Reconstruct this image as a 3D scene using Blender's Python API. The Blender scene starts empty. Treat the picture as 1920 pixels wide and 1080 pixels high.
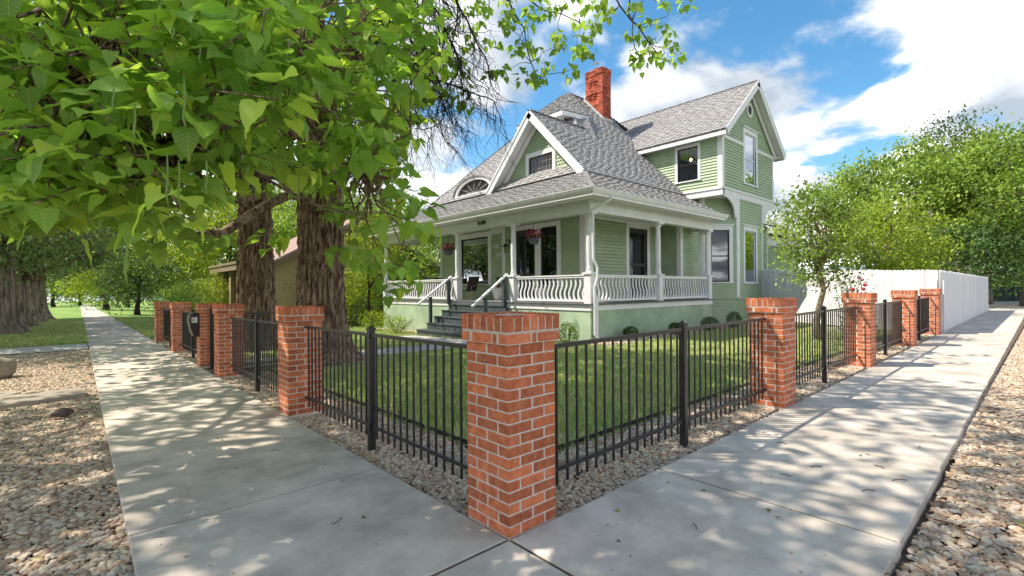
import bpy, bmesh, math, random
import numpy as np
from mathutils import Vector, Matrix, noise, Euler
random.seed(7); RNG = np.random.default_rng(7)
SC = bpy.context.scene
COL = SC.collection

# ------------------------------------------------------------------ camera
FOC = 905.0 / 1920.0 * 36.0
ANG = math.radians(48.1); EYE = 1.48; ROLL = 0.0075
Fx, Fy = math.cos(ANG), math.sin(ANG); Rx, Ry = math.sin(ANG), -math.cos(ANG)
CAMX, CAMY = -1.8855, -2.1440
cd = bpy.data.cameras.new('camera'); cam = bpy.data.objects.new('camera', cd); COL.objects.link(cam)
cd.lens = FOC; cd.sensor_width = 36.0; cd.clip_start = 0.05; cd.clip_end = 3000; cd.shift_y = 0.0005
fv = Vector((Fx, Fy, 0)); rv = Vector((Rx, Ry, 0)); zv = Vector((0, 0, 1))
r2 = rv * math.cos(ROLL) - zv * math.sin(ROLL); u2 = zv * math.cos(ROLL) + rv * math.sin(ROLL)
mw = Matrix(((r2.x, u2.x, -fv.x, CAMX), (r2.y, u2.y, -fv.y, CAMY), (r2.z, u2.z, -fv.z, EYE), (0, 0, 0, 1)))
cam.matrix_world = mw
SC.camera = cam

# ------------------------------------------------------------------ world, sun, exposure
SUN_EL = math.radians(52); SUN_DIR = Vector((-0.70, 0.714, 0)).normalized()
to_sun = Vector((SUN_DIR.x * math.cos(SUN_EL), SUN_DIR.y * math.cos(SUN_EL), math.sin(SUN_EL)))
W = bpy.data.worlds.new("World"); SC.world = W; W.use_nodes = True
nt = W.node_tree; nt.nodes.clear()
N = nt.nodes.new; L = nt.links.new
out = N('ShaderNodeOutputWorld'); mixs = N('ShaderNodeMixShader')
sky = N('ShaderNodeTexSky'); sky.sky_type = 'NISHITA'; sky.sun_disc = False
sky.sun_elevation = SUN_EL; sky.sun_rotation = math.atan2(SUN_DIR.x, SUN_DIR.y)
sky.air_density = 1.0; sky.dust_density = 0.3; sky.ozone_density = 3.0
hs = N('ShaderNodeHueSaturation'); hs.inputs['Saturation'].default_value = 1.22; hs.inputs['Hue'].default_value = 0.487
bg1 = N('ShaderNodeBackground'); bg1.inputs[1].default_value = 0.052
bg2 = N('ShaderNodeBackground'); bg2.inputs[1].default_value = 1.22
tc = N('ShaderNodeTexCoord'); sep = N('ShaderNodeSeparateXYZ'); L(tc.outputs['Generated'], sep.inputs[0])
def M(op, a, b=None, c=None):
    n = N('ShaderNodeMath'); n.operation = op
    for i, v in enumerate((a, b, c)):
        if v is None: continue
        if isinstance(v, (int, float)): n.inputs[i].default_value = v
        else: L(v, n.inputs[i])
    return n.outputs[0]
zz = M('ADD', M('MAXIMUM', sep.outputs['Z'], 0.0), 0.22)
px_ = M('DIVIDE', sep.outputs['X'], zz); py_ = M('DIVIDE', sep.outputs['Y'], zz)
comb = N('ShaderNodeCombineXYZ'); L(px_, comb.inputs[0]); L(py_, comb.inputs[1])
mp = N('ShaderNodeMapping'); L(comb.outputs[0], mp.inputs[0])
CLOUD_OFF = (-7.84, 13.13, 0.4); mp.inputs['Location'].default_value = CLOUD_OFF
n1 = N('ShaderNodeTexNoise'); n1.inputs['Scale'].default_value = 1.45; n1.inputs['Detail'].default_value = 10; n1.inputs['Roughness'].default_value = 0.56; n1.inputs['Distortion'].default_value = 0.15
L(mp.outputs[0], n1.inputs['Vector'])
# more cloud towards the horizon
low = M('MULTIPLY', M('SUBTRACT', 0.42, M('MAXIMUM', sep.outputs['Z'], 0.0)), 0.36)
dens = M('ADD', n1.outputs['Fac'], low)
r1 = N('ShaderNodeValToRGB'); r1.color_ramp.elements[0].position = 0.385; r1.color_ramp.elements[1].position = 0.48
r1.color_ramp.interpolation = 'EASE'
L(dens, r1.inputs[0])
# cloud shading: thick parts greyer, tops bright
mp2 = N('ShaderNodeMapping'); L(comb.outputs[0], mp2.inputs[0]); mp2.inputs['Location'].default_value = (CLOUD_OFF[0] - .10, CLOUD_OFF[1] + .10, .4)
n2 = N('ShaderNodeTexNoise'); n2.inputs['Scale'].default_value = 1.45; n2.inputs['Detail'].default_value = 6; n2.inputs['Roughness'].default_value = 0.5; n2.inputs['Distortion'].default_value = 0.15
L(mp2.outputs[0], n2.inputs['Vector'])
diff = M('SUBTRACT', n1.outputs['Fac'], n2.outputs['Fac'])
n3_ = N('ShaderNodeTexNoise'); n3_.inputs['Scale'].default_value = 1.7; n3_.inputs['Detail'].default_value = 6; n3_.inputs['Roughness'].default_value = 0.5; L(mp2.outputs[0], n3_.inputs['Vector'])
shade = M('ADD', M('MULTIPLY', diff, 3.2), M('ADD', 0.47, M('MULTIPLY', M('SUBTRACT', n3_.outputs['Fac'], 0.5), 2.0)))
r2_ = N('ShaderNodeValToRGB')
r2_.color_ramp.elements[0].position = 0.15; r2_.color_ramp.elements[0].color = (0.11, 0.128, 0.15, 1)
me_ = r2_.color_ramp.elements.new(0.66); me_.color = (0.235, 0.24, 0.245, 1)
r2_.color_ramp.elements[2].position = 1.0; r2_.color_ramp.elements[2].color = (1.0, 0.98, 0.965, 1)
L(shade, r2_.inputs[0]); L(r2_.outputs[0], bg2.inputs[0])
L(sky.outputs[0], hs.inputs['Color']); L(hs.outputs[0], bg1.inputs[0])
L(r1.outputs[0], mixs.inputs[0]); L(bg1.outputs[0], mixs.inputs[1]); L(bg2.outputs[0], mixs.inputs[2]); L(mixs.outputs[0], out.inputs[0])

sd = bpy.data.lights.new('sun', 'SUN'); sd.energy = 2.0; sd.angle = math.radians(0.55); sd.color = (1.0, 0.90, 0.76)
so = bpy.data.objects.new('sun', sd); COL.objects.link(so); so.location = (-20, 20, 40)
so.rotation_euler = to_sun.to_track_quat('Z', 'Y').to_euler()
vs = SC.view_settings; vs.view_transform = 'Standard'; vs.look = 'None'; vs.gamma = 1; vs.exposure = 2.05; vs.use_curve_mapping = False
SC.cycles.max_bounces = 6; SC.cycles.transparent_max_bounces = 8; SC.cycles.diffuse_bounces = 4
SC.cycles.use_denoising = True

# ------------------------------------------------------------------ helpers
def gz(x, y):
    g = .004 * max(min(x, 60), 0)
    if y > 0: g -= .011 * min(y, 400) + .013 * min(max(x / 8, 0), 1) * min(y, 25)
    return g
def at(px, py, t):
    "point of the place seen at photograph pixel px, py at depth t"
    x = (px - 960) / 905.; y = (541 - py) / 905.
    c, s = math.cos(ROLL), math.sin(ROLL); r = x * c + y * s; z = y * c - x * s
    return Vector((CAMX + t * (Fx + r * Rx), CAMY + t * (Fy + r * Ry), EYE + t * z))
def proj(p):
    dx, dy, dz = p[0] - CAMX, p[1] - CAMY, p[2] - EYE
    t = dx * Fx + dy * Fy
    if t < .05: return (-9999, -9999, t)
    u = (dx * Rx + dy * Ry) / t; v = dz / t
    return (960 + 905 * u, 541 - 905 * v, t)

class MB:
    def __init__(s): s.v = []; s.f = []
    def add(s, vs_, fs):
        b = len(s.v); s.v += [tuple(v) for v in vs_]; s.f += [tuple(i + b for i in f) for f in fs]; return s
    def box(s, x0, x1, y0, y1, z0, z1):
        return s.add([(x0, y0, z0), (x1, y0, z0), (x1, y1, z0), (x0, y1, z0), (x0, y0, z1), (x1, y0, z1), (x1, y1, z1), (x0, y1, z1)],
                     [(0, 3, 2, 1), (4, 5, 6, 7), (0, 1, 5, 4), (1, 2, 6, 5), (2, 3, 7, 6), (3, 0, 4, 7)])
    def bar(s, a, b, w, h, up=(0, 0, 1)):
        a = Vector(a); b = Vector(b); d = (b - a).normalized(); up = Vector(up)
        if abs(d.dot(up)) > .98: up = Vector((1, 0, 0))
        sx = d.cross(up).normalized() * w / 2; sz = sx.cross(d).normalized() * h / 2
        vs_ = [p + i * sx + j * sz for p in (a, b) for i, j in ((-1, -1), (1, -1), (1, 1), (-1, 1))]
        return s.add(vs_, [(0, 1, 2, 3), (7, 6, 5, 4), (0, 4, 5, 1), (1, 5, 6, 2), (2, 6, 7, 3), (3, 7, 4, 0)])
    def prism(s, pts, d):
        "planar polygon pts extruded by vector d"
        n = len(pts); d = Vector(d); P = [Vector(p) for p in pts]
        return s.add(P + [p + d for p in P], [tuple(range(n))[::-1], tuple(range(n, 2 * n))] + [(i, (i + 1) % n, n + (i + 1) % n, n + i) for i in range(n)])
    def tube(s, pts, rad, n=8, caps=True):
        pts = [Vector(p) for p in pts]; rings = []; b = len(s.v); prev = None
        for i, p in enumerate(pts):
            d = (pts[min(i + 1, len(pts) - 1)] - pts[max(i - 1, 0)]).normalized()
            if prev is None:
                a = d.orthogonal().normalized()
            else:
                a = (prev - d * prev.dot(d)); a = a.normalized() if a.length > 1e-6 else d.orthogonal().normalized()
            prev = a; c = d.cross(a); r = rad[i] if hasattr(rad, '__len__') else rad
            for k in range(n):
                t = 2 * math.pi * k / n; s.v.append(tuple(p + a * (r * math.cos(t)) + c * (r * math.sin(t))))
        for i in range(len(pts) - 1):
            for k in range(n):
                q = b + i * n; s.f.append((q + k, q + (k + 1) % n, q + n + (k + 1) % n, q + n + k))
        if caps:
            s.f.append(tuple(b + k for k in range(n))[::-1]); q = b + (len(pts) - 1) * n; s.f.append(tuple(q + k for k in range(n)))
        return s
    def lathe(s, prof, c=(0, 0), n=16, z0=0):
        return s.tube([(c[0], c[1], z0 + z) for r, z in prof], [r for r, z in prof], n) if False else s._lathe(prof, c, n, z0)
    def _lathe(s, prof, c, n, z0):
        b = len(s.v)
        for r, z in prof:
            for k in range(n):
                t = 2 * math.pi * k / n; s.v.append((c[0] + r * math.cos(t), c[1] + r * math.sin(t), z0 + z))
        for i in range(len(prof) - 1):
            for k in range(n):
                q = b + i * n; s.f.append((q + k, q + (k + 1) % n, q + n + (k + 1) % n, q + n + k))
        s.f.append(tuple(b + k for k in range(n))[::-1]); q = b + (len(prof) - 1) * n; s.f.append(tuple(q + k for k in range(n)))
        return s
    def mesh(s, name, smooth=False):
        m = bpy.data.meshes.new(name); m.from_pydata(s.v, [], s.f)
        bm = bmesh.new(); bm.from_mesh(m); bmesh.ops.recalc_face_normals(bm, faces=bm.faces); bm.to_mesh(m); bm.free()
        if smooth: m.shade_smooth()
        return m

INV = {}
def root(name, label, cat, loc=(0, 0, 0), group=None, rz=0):
    o = bpy.data.objects.new(name, None); COL.objects.link(o); o.location = loc; o.rotation_euler = (0, 0, rz); o.empty_display_size = .3
    o['label'] = label; o['category'] = cat
    if group: o['group'] = group
    INV[o.name] = (Matrix.Translation(Vector(loc)) @ Matrix.Rotation(rz, 4, 'Z')).inverted()
    return o
def tag(o, label=None, cat=None, group=None, kind=None):
    if label: o['label'] = label
    if cat: o['category'] = cat
    if group: o['group'] = group
    if kind: o['kind'] = kind
    return o
def put(name, mesh, m, parent=None, world=True, loc=None, smooth=False, kind=None, label=None):
    if isinstance(mesh, MB): mesh = mesh.mesh(name, smooth)
    o = bpy.data.objects.new(name, mesh); COL.objects.link(o)
    if m is not None and len(mesh.materials) == 0: mesh.materials.append(m)
    if parent is not None:
        o.parent = parent
        if world:
            top = parent
            while top.parent is not None: top = top.parent
            if top.name in INV and parent is top: o.matrix_parent_inverse = INV[top.name]
            # children of parts that sit untransformed in world space need no inverse
    if loc is not None: o.location = loc
    if kind: o['kind'] = kind
    if label: o['label'] = label
    return o
def struct(name, mesh, m, smooth=False):
    return put(name, mesh, m, None, smooth=smooth, kind='structure')

# ------------------------------------------------------------------ materials
def mat(name, col, rough=.7, var=.15, scale=6., bump=0., bscale=40., metal=0., rnd=0., col2=None, spec=.3, stretch=None, tint=False, trans=None, detail=5, fac=(.35, .65), speck=None, objspace=False, tintr=.5, veins=False):
    m = bpy.data.materials.new(name); m.use_nodes = True; t = m.node_tree; t.nodes.clear(); A = t.nodes.new; K = t.links.new
    o = A('ShaderNodeOutputMaterial'); p = A('ShaderNodeBsdfPrincipled'); K(p.outputs[0], o.inputs[0])
    p.inputs['Roughness'].default_value = rough; p.inputs['Metallic'].default_value = metal; p.inputs['Specular IOR Level'].default_value = spec
    if objspace: c = A('ShaderNodeTexCoord'); vec = c.outputs['Object']
    else: g = A('ShaderNodeNewGeometry'); vec = g.outputs['Position']
    if stretch:
        mpn = A('ShaderNodeMapping'); mpn.inputs['Scale'].default_value = stretch; K(vec, mpn.inputs[0]); vec = mpn.outputs[0]
    n = A('ShaderNodeTexNoise'); n.inputs['Scale'].default_value = scale; n.inputs['Detail'].default_value = detail; n.inputs['Roughness'].default_value = .6; K(vec, n.inputs['Vector'])
    r = A('ShaderNodeValToRGB'); r.color_ramp.elements[0].position = fac[0]; r.color_ramp.elements[1].position = fac[1]
    c2 = col2 if col2 else tuple(min(1, x * (1 + var)) for x in col); c1 = col if col2 else tuple(x * (1 - var) for x in col)
    r.color_ramp.elements[0].color = (*c1, 1); r.color_ramp.elements[1].color = (*c2, 1); K(n.outputs['Fac'], r.inputs[0])
    cur = r.outputs[0]
    def mul(fac_socket, lo, hi, cur):
        mr = A('ShaderNodeMapRange'); mr.inputs['To Min'].default_value = lo; mr.inputs['To Max'].default_value = hi; K(fac_socket, mr.inputs['Value'])
        vm = A('ShaderNodeVectorMath'); vm.operation = 'SCALE'; K(cur, vm.inputs[0]); K(mr.outputs[0], vm.inputs['Scale']); return vm.outputs[0]
    if rnd:
        oi = A('ShaderNodeObjectInfo'); cur = mul(oi.outputs['Random'], 1 - rnd, 1 + rnd, cur)
    if tint:
        at_ = A('ShaderNodeAttribute'); at_.attribute_name = 'tint'; cur = mul(at_.outputs['Fac'], 1 - tintr, 1 + tintr, cur)
    if speck:
        n3 = A('ShaderNodeTexNoise'); n3.inputs['Scale'].default_value = speck[0]; n3.inputs['Detail'].default_value = 2; K(vec, n3.inputs['Vector'])
        r3 = A('ShaderNodeValToRGB'); r3.color_ramp.elements[0].position = speck[1]; r3.color_ramp.elements[1].position = speck[1] + .04; K(n3.outputs['Fac'], r3.inputs[0])
        mx = A('ShaderNodeMix'); mx.data_type = 'RGBA'; K(r3.outputs[0], mx.inputs[0]); K(cur, mx.inputs[6]); mx.inputs[7].default_value = (*speck[2], 1); cur = mx.outputs[2]
    if veins:
        ty = A('ShaderNodeAttribute'); ty.attribute_name = 'tint'; mr_ = A('ShaderNodeMapRange'); mr_.inputs['From Min'].default_value = .55; mr_.inputs['From Max'].default_value = 1.; mr_.inputs['To Max'].default_value = .6; K(ty.outputs['Fac'], mr_.inputs['Value'])
        my_ = A('ShaderNodeMix'); my_.data_type = 'RGBA'; K(mr_.outputs[0], my_.inputs[0]); K(cur, my_.inputs[6]); my_.inputs[7].default_value = (.52, .56, .07, 1); cur = my_.outputs[2]
        la = A('ShaderNodeAttribute'); la.attribute_name = 'lco'; sx = A('ShaderNodeSeparateXYZ'); K(la.outputs['Vector'], sx.inputs[0])
        def m_(op, a, b=None, c=None):
            q = A('ShaderNodeMath'); q.operation = op
            for i, v in enumerate((a, b, c)):
                if v is None: continue
                if isinstance(v, (int, float)): q.inputs[i].default_value = v
                else: K(v, q.inputs[i])
            return q.outputs[0]
        ax = m_('ABSOLUTE', sx.outputs[0]); mid = m_('LESS_THAN', ax, .014)
        ph = m_('PINGPONG', m_('SUBTRACT', sx.outputs[1], m_('MULTIPLY', ax, .75)), .075); side = m_('MULTIPLY', m_('LESS_THAN', ph, .009), m_('LESS_THAN', ax, .36))
        vf = m_('MULTIPLY', m_('MAXIMUM', mid, side), .42); mxv = A('ShaderNodeMix'); mxv.data_type = 'RGBA'; K(vf, mxv.inputs[0]); K(cur, mxv.inputs[6]); mxv.inputs[7].default_value = (.52, .62, .20, 1); cur = mxv.outputs[2]
    K(cur, p.inputs['Base Color'])
    if bump:
        n2 = A('ShaderNodeTexNoise'); n2.inputs['Scale'].default_value = bscale; n2.inputs['Detail'].default_value = 4; K(vec, n2.inputs['Vector'])
        b = A('ShaderNodeBump'); b.inputs['Strength'].default_value = bump; b.inputs['Distance'].default_value = .01; K(n2.outputs['Fac'], b.inputs['Height']); K(b.outputs[0], p.inputs['Normal'])
    if trans:
        tr = A('ShaderNodeBsdfTranslucent'); vm = A('ShaderNodeVectorMath'); vm.operation = 'MULTIPLY'; K(cur, vm.inputs[0]); vm.inputs[1].default_value = trans[1]
        K(vm.outputs[0], tr.inputs[0]); ms = A('ShaderNodeMixShader'); ms.inputs[0].default_value = trans[0]; K(p.outputs[0], ms.inputs[1]); K(tr.outputs[0], ms.inputs[2]); K(ms.outputs[0], o.inputs[0])
    return m
def ramp_mat(name, cols, rough=.8, bump=.4, bscale=60):
    "colour picked per instance out of a list"
    m = bpy.data.materials.new(name); m.use_nodes = True; t = m.node_tree; p = t.nodes['Principled BSDF']; A = t.nodes.new; K = t.links.new
    oi = A('ShaderNodeObjectInfo'); r = A('ShaderNodeValToRGB'); cr = r.color_ramp; cr.interpolation = 'CONSTANT'
    while len(cr.elements) < len(cols): cr.elements.new(.5)
    for i, c in enumerate(cols): cr.elements[i].position = i / len(cols); cr.elements[i].color = (*c, 1)
    K(oi.outputs['Random'], r.inputs[0]); g = A('ShaderNodeTexCoord'); n = A('ShaderNodeTexNoise'); n.inputs['Scale'].default_value = 30; K(g.outputs['Object'], n.inputs['Vector'])
    mr = A('ShaderNodeMapRange'); mr.inputs['To Min'].default_value = .75; mr.inputs['To Max'].default_value = 1.25; K(n.outputs['Fac'], mr.inputs['Value'])
    vm = A('ShaderNodeVectorMath'); vm.operation = 'SCALE'; K(r.outputs[0], vm.inputs[0]); K(mr.outputs[0], vm.inputs['Scale']); K(vm.outputs[0], p.inputs['Base Color'])
    p.inputs['Roughness'].default_value = rough; p.inputs['Specular IOR Level'].default_value = .25
    n2 = A('ShaderNodeTexNoise'); n2.inputs['Scale'].default_value = bscale; K(g.outputs['Object'], n2.inputs['Vector'])
    b = A('ShaderNodeBump'); b.inputs['Strength'].default_value = bump; b.inputs['Distance'].default_value = .01; K(n2.outputs['Fac'], b.inputs['Height']); K(b.outputs[0], p.inputs['Normal'])
    return m
def glass_mat(name, tintc=(.8, .85, .85), gloss=.35, dark=.55):
    m = bpy.data.materials.new(name); m.use_nodes = True; t = m.node_tree; t.nodes.clear(); A = t.nodes.new; K = t.links.new
    o = A('ShaderNodeOutputMaterial'); tr = A('ShaderNodeBsdfTransparent'); tr.inputs[0].default_value = (*[c * dark for c in tintc], 1)
    gl = A('ShaderNodeBsdfGlossy'); gl.inputs['Roughness'].default_value = .01; gl.inputs[0].default_value = (.9, .95, 1, 1)
    fr = A('ShaderNodeFresnel'); fr.inputs[0].default_value = 1.5; ad = A('ShaderNodeMath'); ad.operation = 'ADD'; ad.inputs[1].default_value = gloss; K(fr.outputs[0], ad.inputs[0])
    ms = A('ShaderNodeMixShader'); K(ad.outputs[0], ms.inputs[0]); K(tr.outputs[0], ms.inputs[1]); K(gl.outputs[0], ms.inputs[2]); K(ms.outputs[0], o.inputs[0]); return m
def glow(name, col, s):
    m = bpy.data.materials.new(name); m.use_nodes = True; t = m.node_tree; p = t.nodes['Principled BSDF']
    p.inputs['Base Color'].default_value = (*col, 1); p.inputs['Emission Color'].default_value = (*col, 1); p.inputs['Emission Strength'].default_value = s; return m

BRICK = mat('brick_red', (.41, .11, .047), .85, scale=16, rnd=.27, col2=(.60, .19, .085), bump=.5, bscale=90, speck=(48, .655, (.48, .36, .30)))
MORTAR = mat('mortar', (.60, .50, .43), .9, var=.12, scale=25, bump=.5, bscale=120)
BRICKJ = mat('chimney_brick', (.30, .055, .03), .85, scale=4, col2=(.42, .10, .055), tint=True, bump=.4, bscale=60)
CONC = mat('concrete', (.50, .44, .375), .85, var=.26, scale=2.1, bump=.25, bscale=160, rnd=.07, detail=9, speck=(240, .72, (.12, .11, .10)))
CONC2 = mat('path_concrete', (.44, .415, .38), .85, var=.15, scale=1.7, bump=.25, bscale=120)
GRN = mat('green_siding', (.345, .43, .29), .55, var=.07, scale=2.2, rnd=.05, bump=.08, bscale=30)
GRNB = mat('green_backing', (.15, .22, .11), .7, var=.07)
SKIRT = mat('green_skirt', (.33, .43, .30), .6, var=.17, scale=1.5, bump=.12, bscale=25)
WHITE = mat('white_trim', (.70, .70, .73), .45, var=.05, scale=3, rnd=.03)
WFEN = mat('white_fence', (.67, .665, .69), .6, var=.08, scale=3, rnd=.06, bump=.15, bscale=30, stretch=(1, 1, .15))
ROOF = mat('roof_shingle', (.29, .282, .285), .9, var=.08, scale=3, tint=True, bump=.6, bscale=150, tintr=.36)
ROOFB = mat('roof_underlay', (.10, .095, .10), .9)
STEP = mat('grey_step_paint', (.055, .07, .075), .55, var=.25, scale=5, bump=.15)
DECK = mat('porch_deck_paint', (.17, .165, .16), .6, var=.15, scale=4)
IRON = mat('black_iron', (.018, .017, .018), .32, var=.2, spec=.6)
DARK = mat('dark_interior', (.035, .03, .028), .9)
SASHB = mat('black_sash', (.02, .018, .018), .4)
DOOR = mat('door_grey', (.045, .047, .052), .5)
GLASS = glass_mat('window_glass', gloss=.10, dark=.8)
GLASSR = glass_mat('mirror_glass', gloss=.55, dark=.6)
GLASSD = glass_mat('dark_glass', gloss=.04, dark=.5)
DIRT = mat('dirt', (.12, .085, .06), .95, var=.3, scale=8, bump=.6, bscale=30)
GRASS = mat('grass_ground', (.22, .27, .08), .95, scale=1.1, col2=(.36, .36, .15), bump=.8, bscale=40, detail=8)
GRASSF = mat('far_grass', (.12, .22, .04), .95, scale=.6, col2=(.22, .32, .07), bump=.8, bscale=30)
BARK = mat('ridged_bark', (.085, .048, .032), .95, scale=15, col2=(.36, .245, .175), bump=1., bscale=60, stretch=(1, 1, .16), fac=(.40, .62), detail=3)
BARKG = mat('grey_bark', (.11, .09, .07), .95, scale=9, col2=(.36, .29, .23), bump=1., bscale=45, stretch=(1, 1, .08), fac=(.4, .62), detail=3)
TWIG = mat('twig_bark', (.045, .033, .028), .95, var=.3, scale=14)
LEAFC = mat('catalpa_leaf', (.185, .37, .06), .55, scale=1.2, col2=(.33, .51, .085), rnd=.28, veins=True, tint=True, trans=(.48, (1.55, 1.5, .75)), spec=.35, tintr=.42)
LEAFM = mat('mid_leaf', (.13, .22, .04), .55, scale=.8, col2=(.25, .35, .06), tint=True, trans=(.35, (1.7, 1.6, .9)), tintr=.66)
LEAFG = mat('grey_leaf', (.13, .21, .08), .55, scale=.8, col2=(.22, .30, .12), tint=True, trans=(.3, (1.6, 1.5, 1.)), tintr=.5)
LEAFY = mat('yellow_leaf', (.21, .29, .03), .55, scale=.8, col2=(.24, .31, .04), tint=True, trans=(.4, (1.6, 1.5, .7)), tintr=.4)
LEAFD = mat('dark_leaf', (.045, .095, .025), .6, scale=2, col2=(.08, .14, .035), tint=True, trans=(.25, (1.6, 1.6, .9)), tintr=.5)
POD = mat('seed_pod', (.22, .33, .08), .6, var=.1, trans=(.3, (1.5, 1.4, .8)))
ASPH = mat('asphalt', (.055, .055, .055), .9, var=.2, scale=3, bump=.4)
STONE = ramp_mat('river_rock', [(.46, .34, .235), (.55, .44, .32), (.28, .20, .145), (.66, .56, .44), (.40, .34, .28), (.47, .31, .21), (.58, .46, .33), (.34, .24, .165), (.50, .43, .35)])
FLAG = mat('flagstone', (.30, .255, .21), .9, var=.2, scale=4, bump=.5)
TANB = mat('tan_brick', (.32, .245, .13), .8, var=.15, scale=10)
PROOF = mat('pinkish_roof', (.30, .20, .18), .9, var=.15, scale=8)
LEADG = mat('grey_planter', (.09, .10, .12), .5)
FLOWR = mat('dark_red_flower', (.20, .018, .045), .6, rnd=.2, tint=True)
FLOWP = mat('pink_flower', (.62, .28, .36), .6, tint=True)
ROSE = mat('red_rose', (.55, .02, .06), .6)
WPOT = mat('white_pot', (.72, .72, .72), .35, var=.03)
CHB = mat('dark_mesh_fabric', (.03, .022, .022), .8)
CHF = mat('tan_metal', (.30, .22, .15), .4)
WOODT = mat('tan_wood', (.33, .19, .10), .6)
METAL = mat('galvanised_metal', (.35, .37, .40), .3, metal=.8)
LAMPC = mat('bronze_lamp', (.03, .017, .014), .4)

def sheet(name, x0, x1, y0, y1, nx, ny, dz, m, f=None, mk=struct, wav=0):
    vs_, fs = [], []
    for j in range(ny + 1):
        for i in range(nx + 1):
            x = x0 + (x1 - x0) * i / nx; y = y0 + (y1 - y0) * j / ny
            vs_.append((x, y, gz(x, y) + dz + (wav * noise.noise(Vector((x * 1.3, y * 1.3, 0))) if wav else 0)))
    for j in range(ny):
        for i in range(nx):
            q = j * (nx + 1) + i; fs.append((q, q + 1, q + nx + 2, q + nx + 1))
    me = bpy.data.meshes.new(name); me.from_pydata(vs_, [], fs); me.shade_smooth()
    return mk(name, me, m)

# numpy instancing of a small mesh into ONE mesh with a 'tint' attribute
def many(name, V, Fc, pos, Rm, scl, tint):
    V = np.asarray(V, float); Fc = np.asarray(Fc, int); n = len(pos); k = len(V)
    P = np.einsum('nij,kj->nki', Rm, V) * np.asarray(scl).reshape(n, 1, 1) + np.asarray(pos)[:, None, :]
    Fs = (Fc[None] + (np.arange(n) * k)[:, None, None]).reshape(-1)
    me = bpy.data.meshes.new(name); nf = len(Fc) * n; w = Fc.shape[1]
    me.vertices.add(n * k); me.vertices.foreach_set('co', P.reshape(-1).astype(np.float32))
    me.loops.add(nf * w); me.loops.foreach_set('vertex_index', Fs.astype(np.int32))
    me.polygons.add(nf); me.polygons.foreach_set('loop_start', (np.arange(nf) * w).astype(np.int32))
    try: me.polygons.foreach_set('loop_total', np.full(nf, w, np.int32))
    except Exception: pass
    me.update(calc_edges=True)
    a = me.attributes.new('tint', 'FLOAT', 'POINT'); a.data.foreach_set('value', np.repeat(np.asarray(tint, np.float32), k))
    lc = me.attributes.new('lco', 'FLOAT_VECTOR', 'POINT'); lc.data.foreach_set('vector', np.tile(V.reshape(-1), n).astype(np.float32))
    return me
def frames(nrm, tan):
    "rotation matrices with columns: x = side, y = tan (leaf tip direction), z = normal"
    t = tan / np.linalg.norm(tan, axis=1, keepdims=True)
    z = nrm - t * np.sum(nrm * t, axis=1, keepdims=True); z /= np.linalg.norm(z, axis=1, keepdims=True) + 1e-9
    x = np.cross(t, z); return np.stack([x, t, z], axis=2)
def rand_frames(n, rng, up=.5):
    nrm = rng.normal(size=(n, 3)); nrm /= np.linalg.norm(nrm, axis=1, keepdims=True); nrm[:, 2] += up; tan = rng.normal(size=(n, 3)); tan[:, 2] -= .5
    return frames(nrm, tan)
LQ_V = [(0, -.5, 0), (.28, -.05, .08), (0, .5, -.05), (-.28, -.05, .08)]; LQ_F = [(0, 1, 2), (0, 2, 3)]
LO_V = [(0, -.5, 0), (.26, -.22, .06), (.24, .15, .05), (0, .55, -.10), (-.24, .15, .05), (-.26, -.22, .06)]; LO_F = [(0, 1, 2), (0, 2, 3), (0, 3, 4), (0, 4, 5)]
def heart(droop=.12, fold=.10, curl=0.):
    out = [(0.0, .0), (.10, -.09), (.26, -.10), (.40, .02), (.44, .20), (.36, .42), (.22, .66), (.09, .85), (0, 1.0)]
    mid = [(0, .0), (0, .22), (0, .48), (0, .74), (0, 1.0)]
    V = []; F_ = []
    def z(x, y): return fold * abs(x) * 1.6 - droop * y * y + curl * x * y + .02 * math.sin(9 * y + 4 * x)
    for x, y in mid: V.append((x, y, z(x, y)))
    for s in (1, -1):
        b = len(V); o_ = out[1:-1]
        for x, y in o_: V.append((s * x, y, z(x, y) * 1.0 + (.03 * math.sin(y * 11 + s))))
        # fan strip between midrib points 0..4 and outline
        mi = [0, 0, 0, 1, 2, 3, 3]
        for i in range(len(o_) - 1):
            a, c = mi[i], mi[i + 1]
            q = [b + i, b + i + 1, a] if s < 0 else [b + i + 1, b + i, a]
            F_.append(tuple(q))
            if c != a: F_.append((b + i + 1, c, a) if s < 0 else (a, c, b + i + 1))
        F_.append((b + len(o_) - 1, 4, 3) if s < 0 else (4, b + len(o_) - 1, 3))
    return V, F_
# ------------------------------------------------------------------ ground, roads, walks
sheet('ground', -260, 300, -200, 420, 56, 62, -.16, GRASSF, wav=.0)
sheet('rock_bed_soil', -6.5, -1.60, -6, 17.0, 10, 46, -.075, DIRT, wav=.02)
sheet('rock_bed_soil', -1.62, 44, -6, -1.50, 90, 9, -.080, DIRT, wav=.02)
sheet('strip_soil', -.02, .95, .0, 17.9, 2, 36, -.055, DIRT, wav=.015)
sheet('strip_soil', .95, 16.9, -.02, .95, 32, 2, -.055, DIRT, wav=.015)
sheet('strip_soil', 16.9, 35.4, -.02, .5, 20, 1, -.03, DIRT)
sheet('lawn', .95, 9.0, .95, 21.3, 32, 80, -.055, GRASS, wav=.02)
sheet('lawn', 9.0, 22, .95, 6.0, 40, 16, -.055, GRASS, wav=.02)
sheet('foundation_bed', 9.0, 9.9, 6.0, 21.3, 3, 40, -.05, DIRT)
sheet('foundation_bed', 9.9, 22.4, 6.0, 7.3, 40, 3, -.05, DIRT)
sheet('verge_lawn', -8, -1.68, 19.4, 150, 6, 130, -.05, GRASSF, wav=.03)
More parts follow.
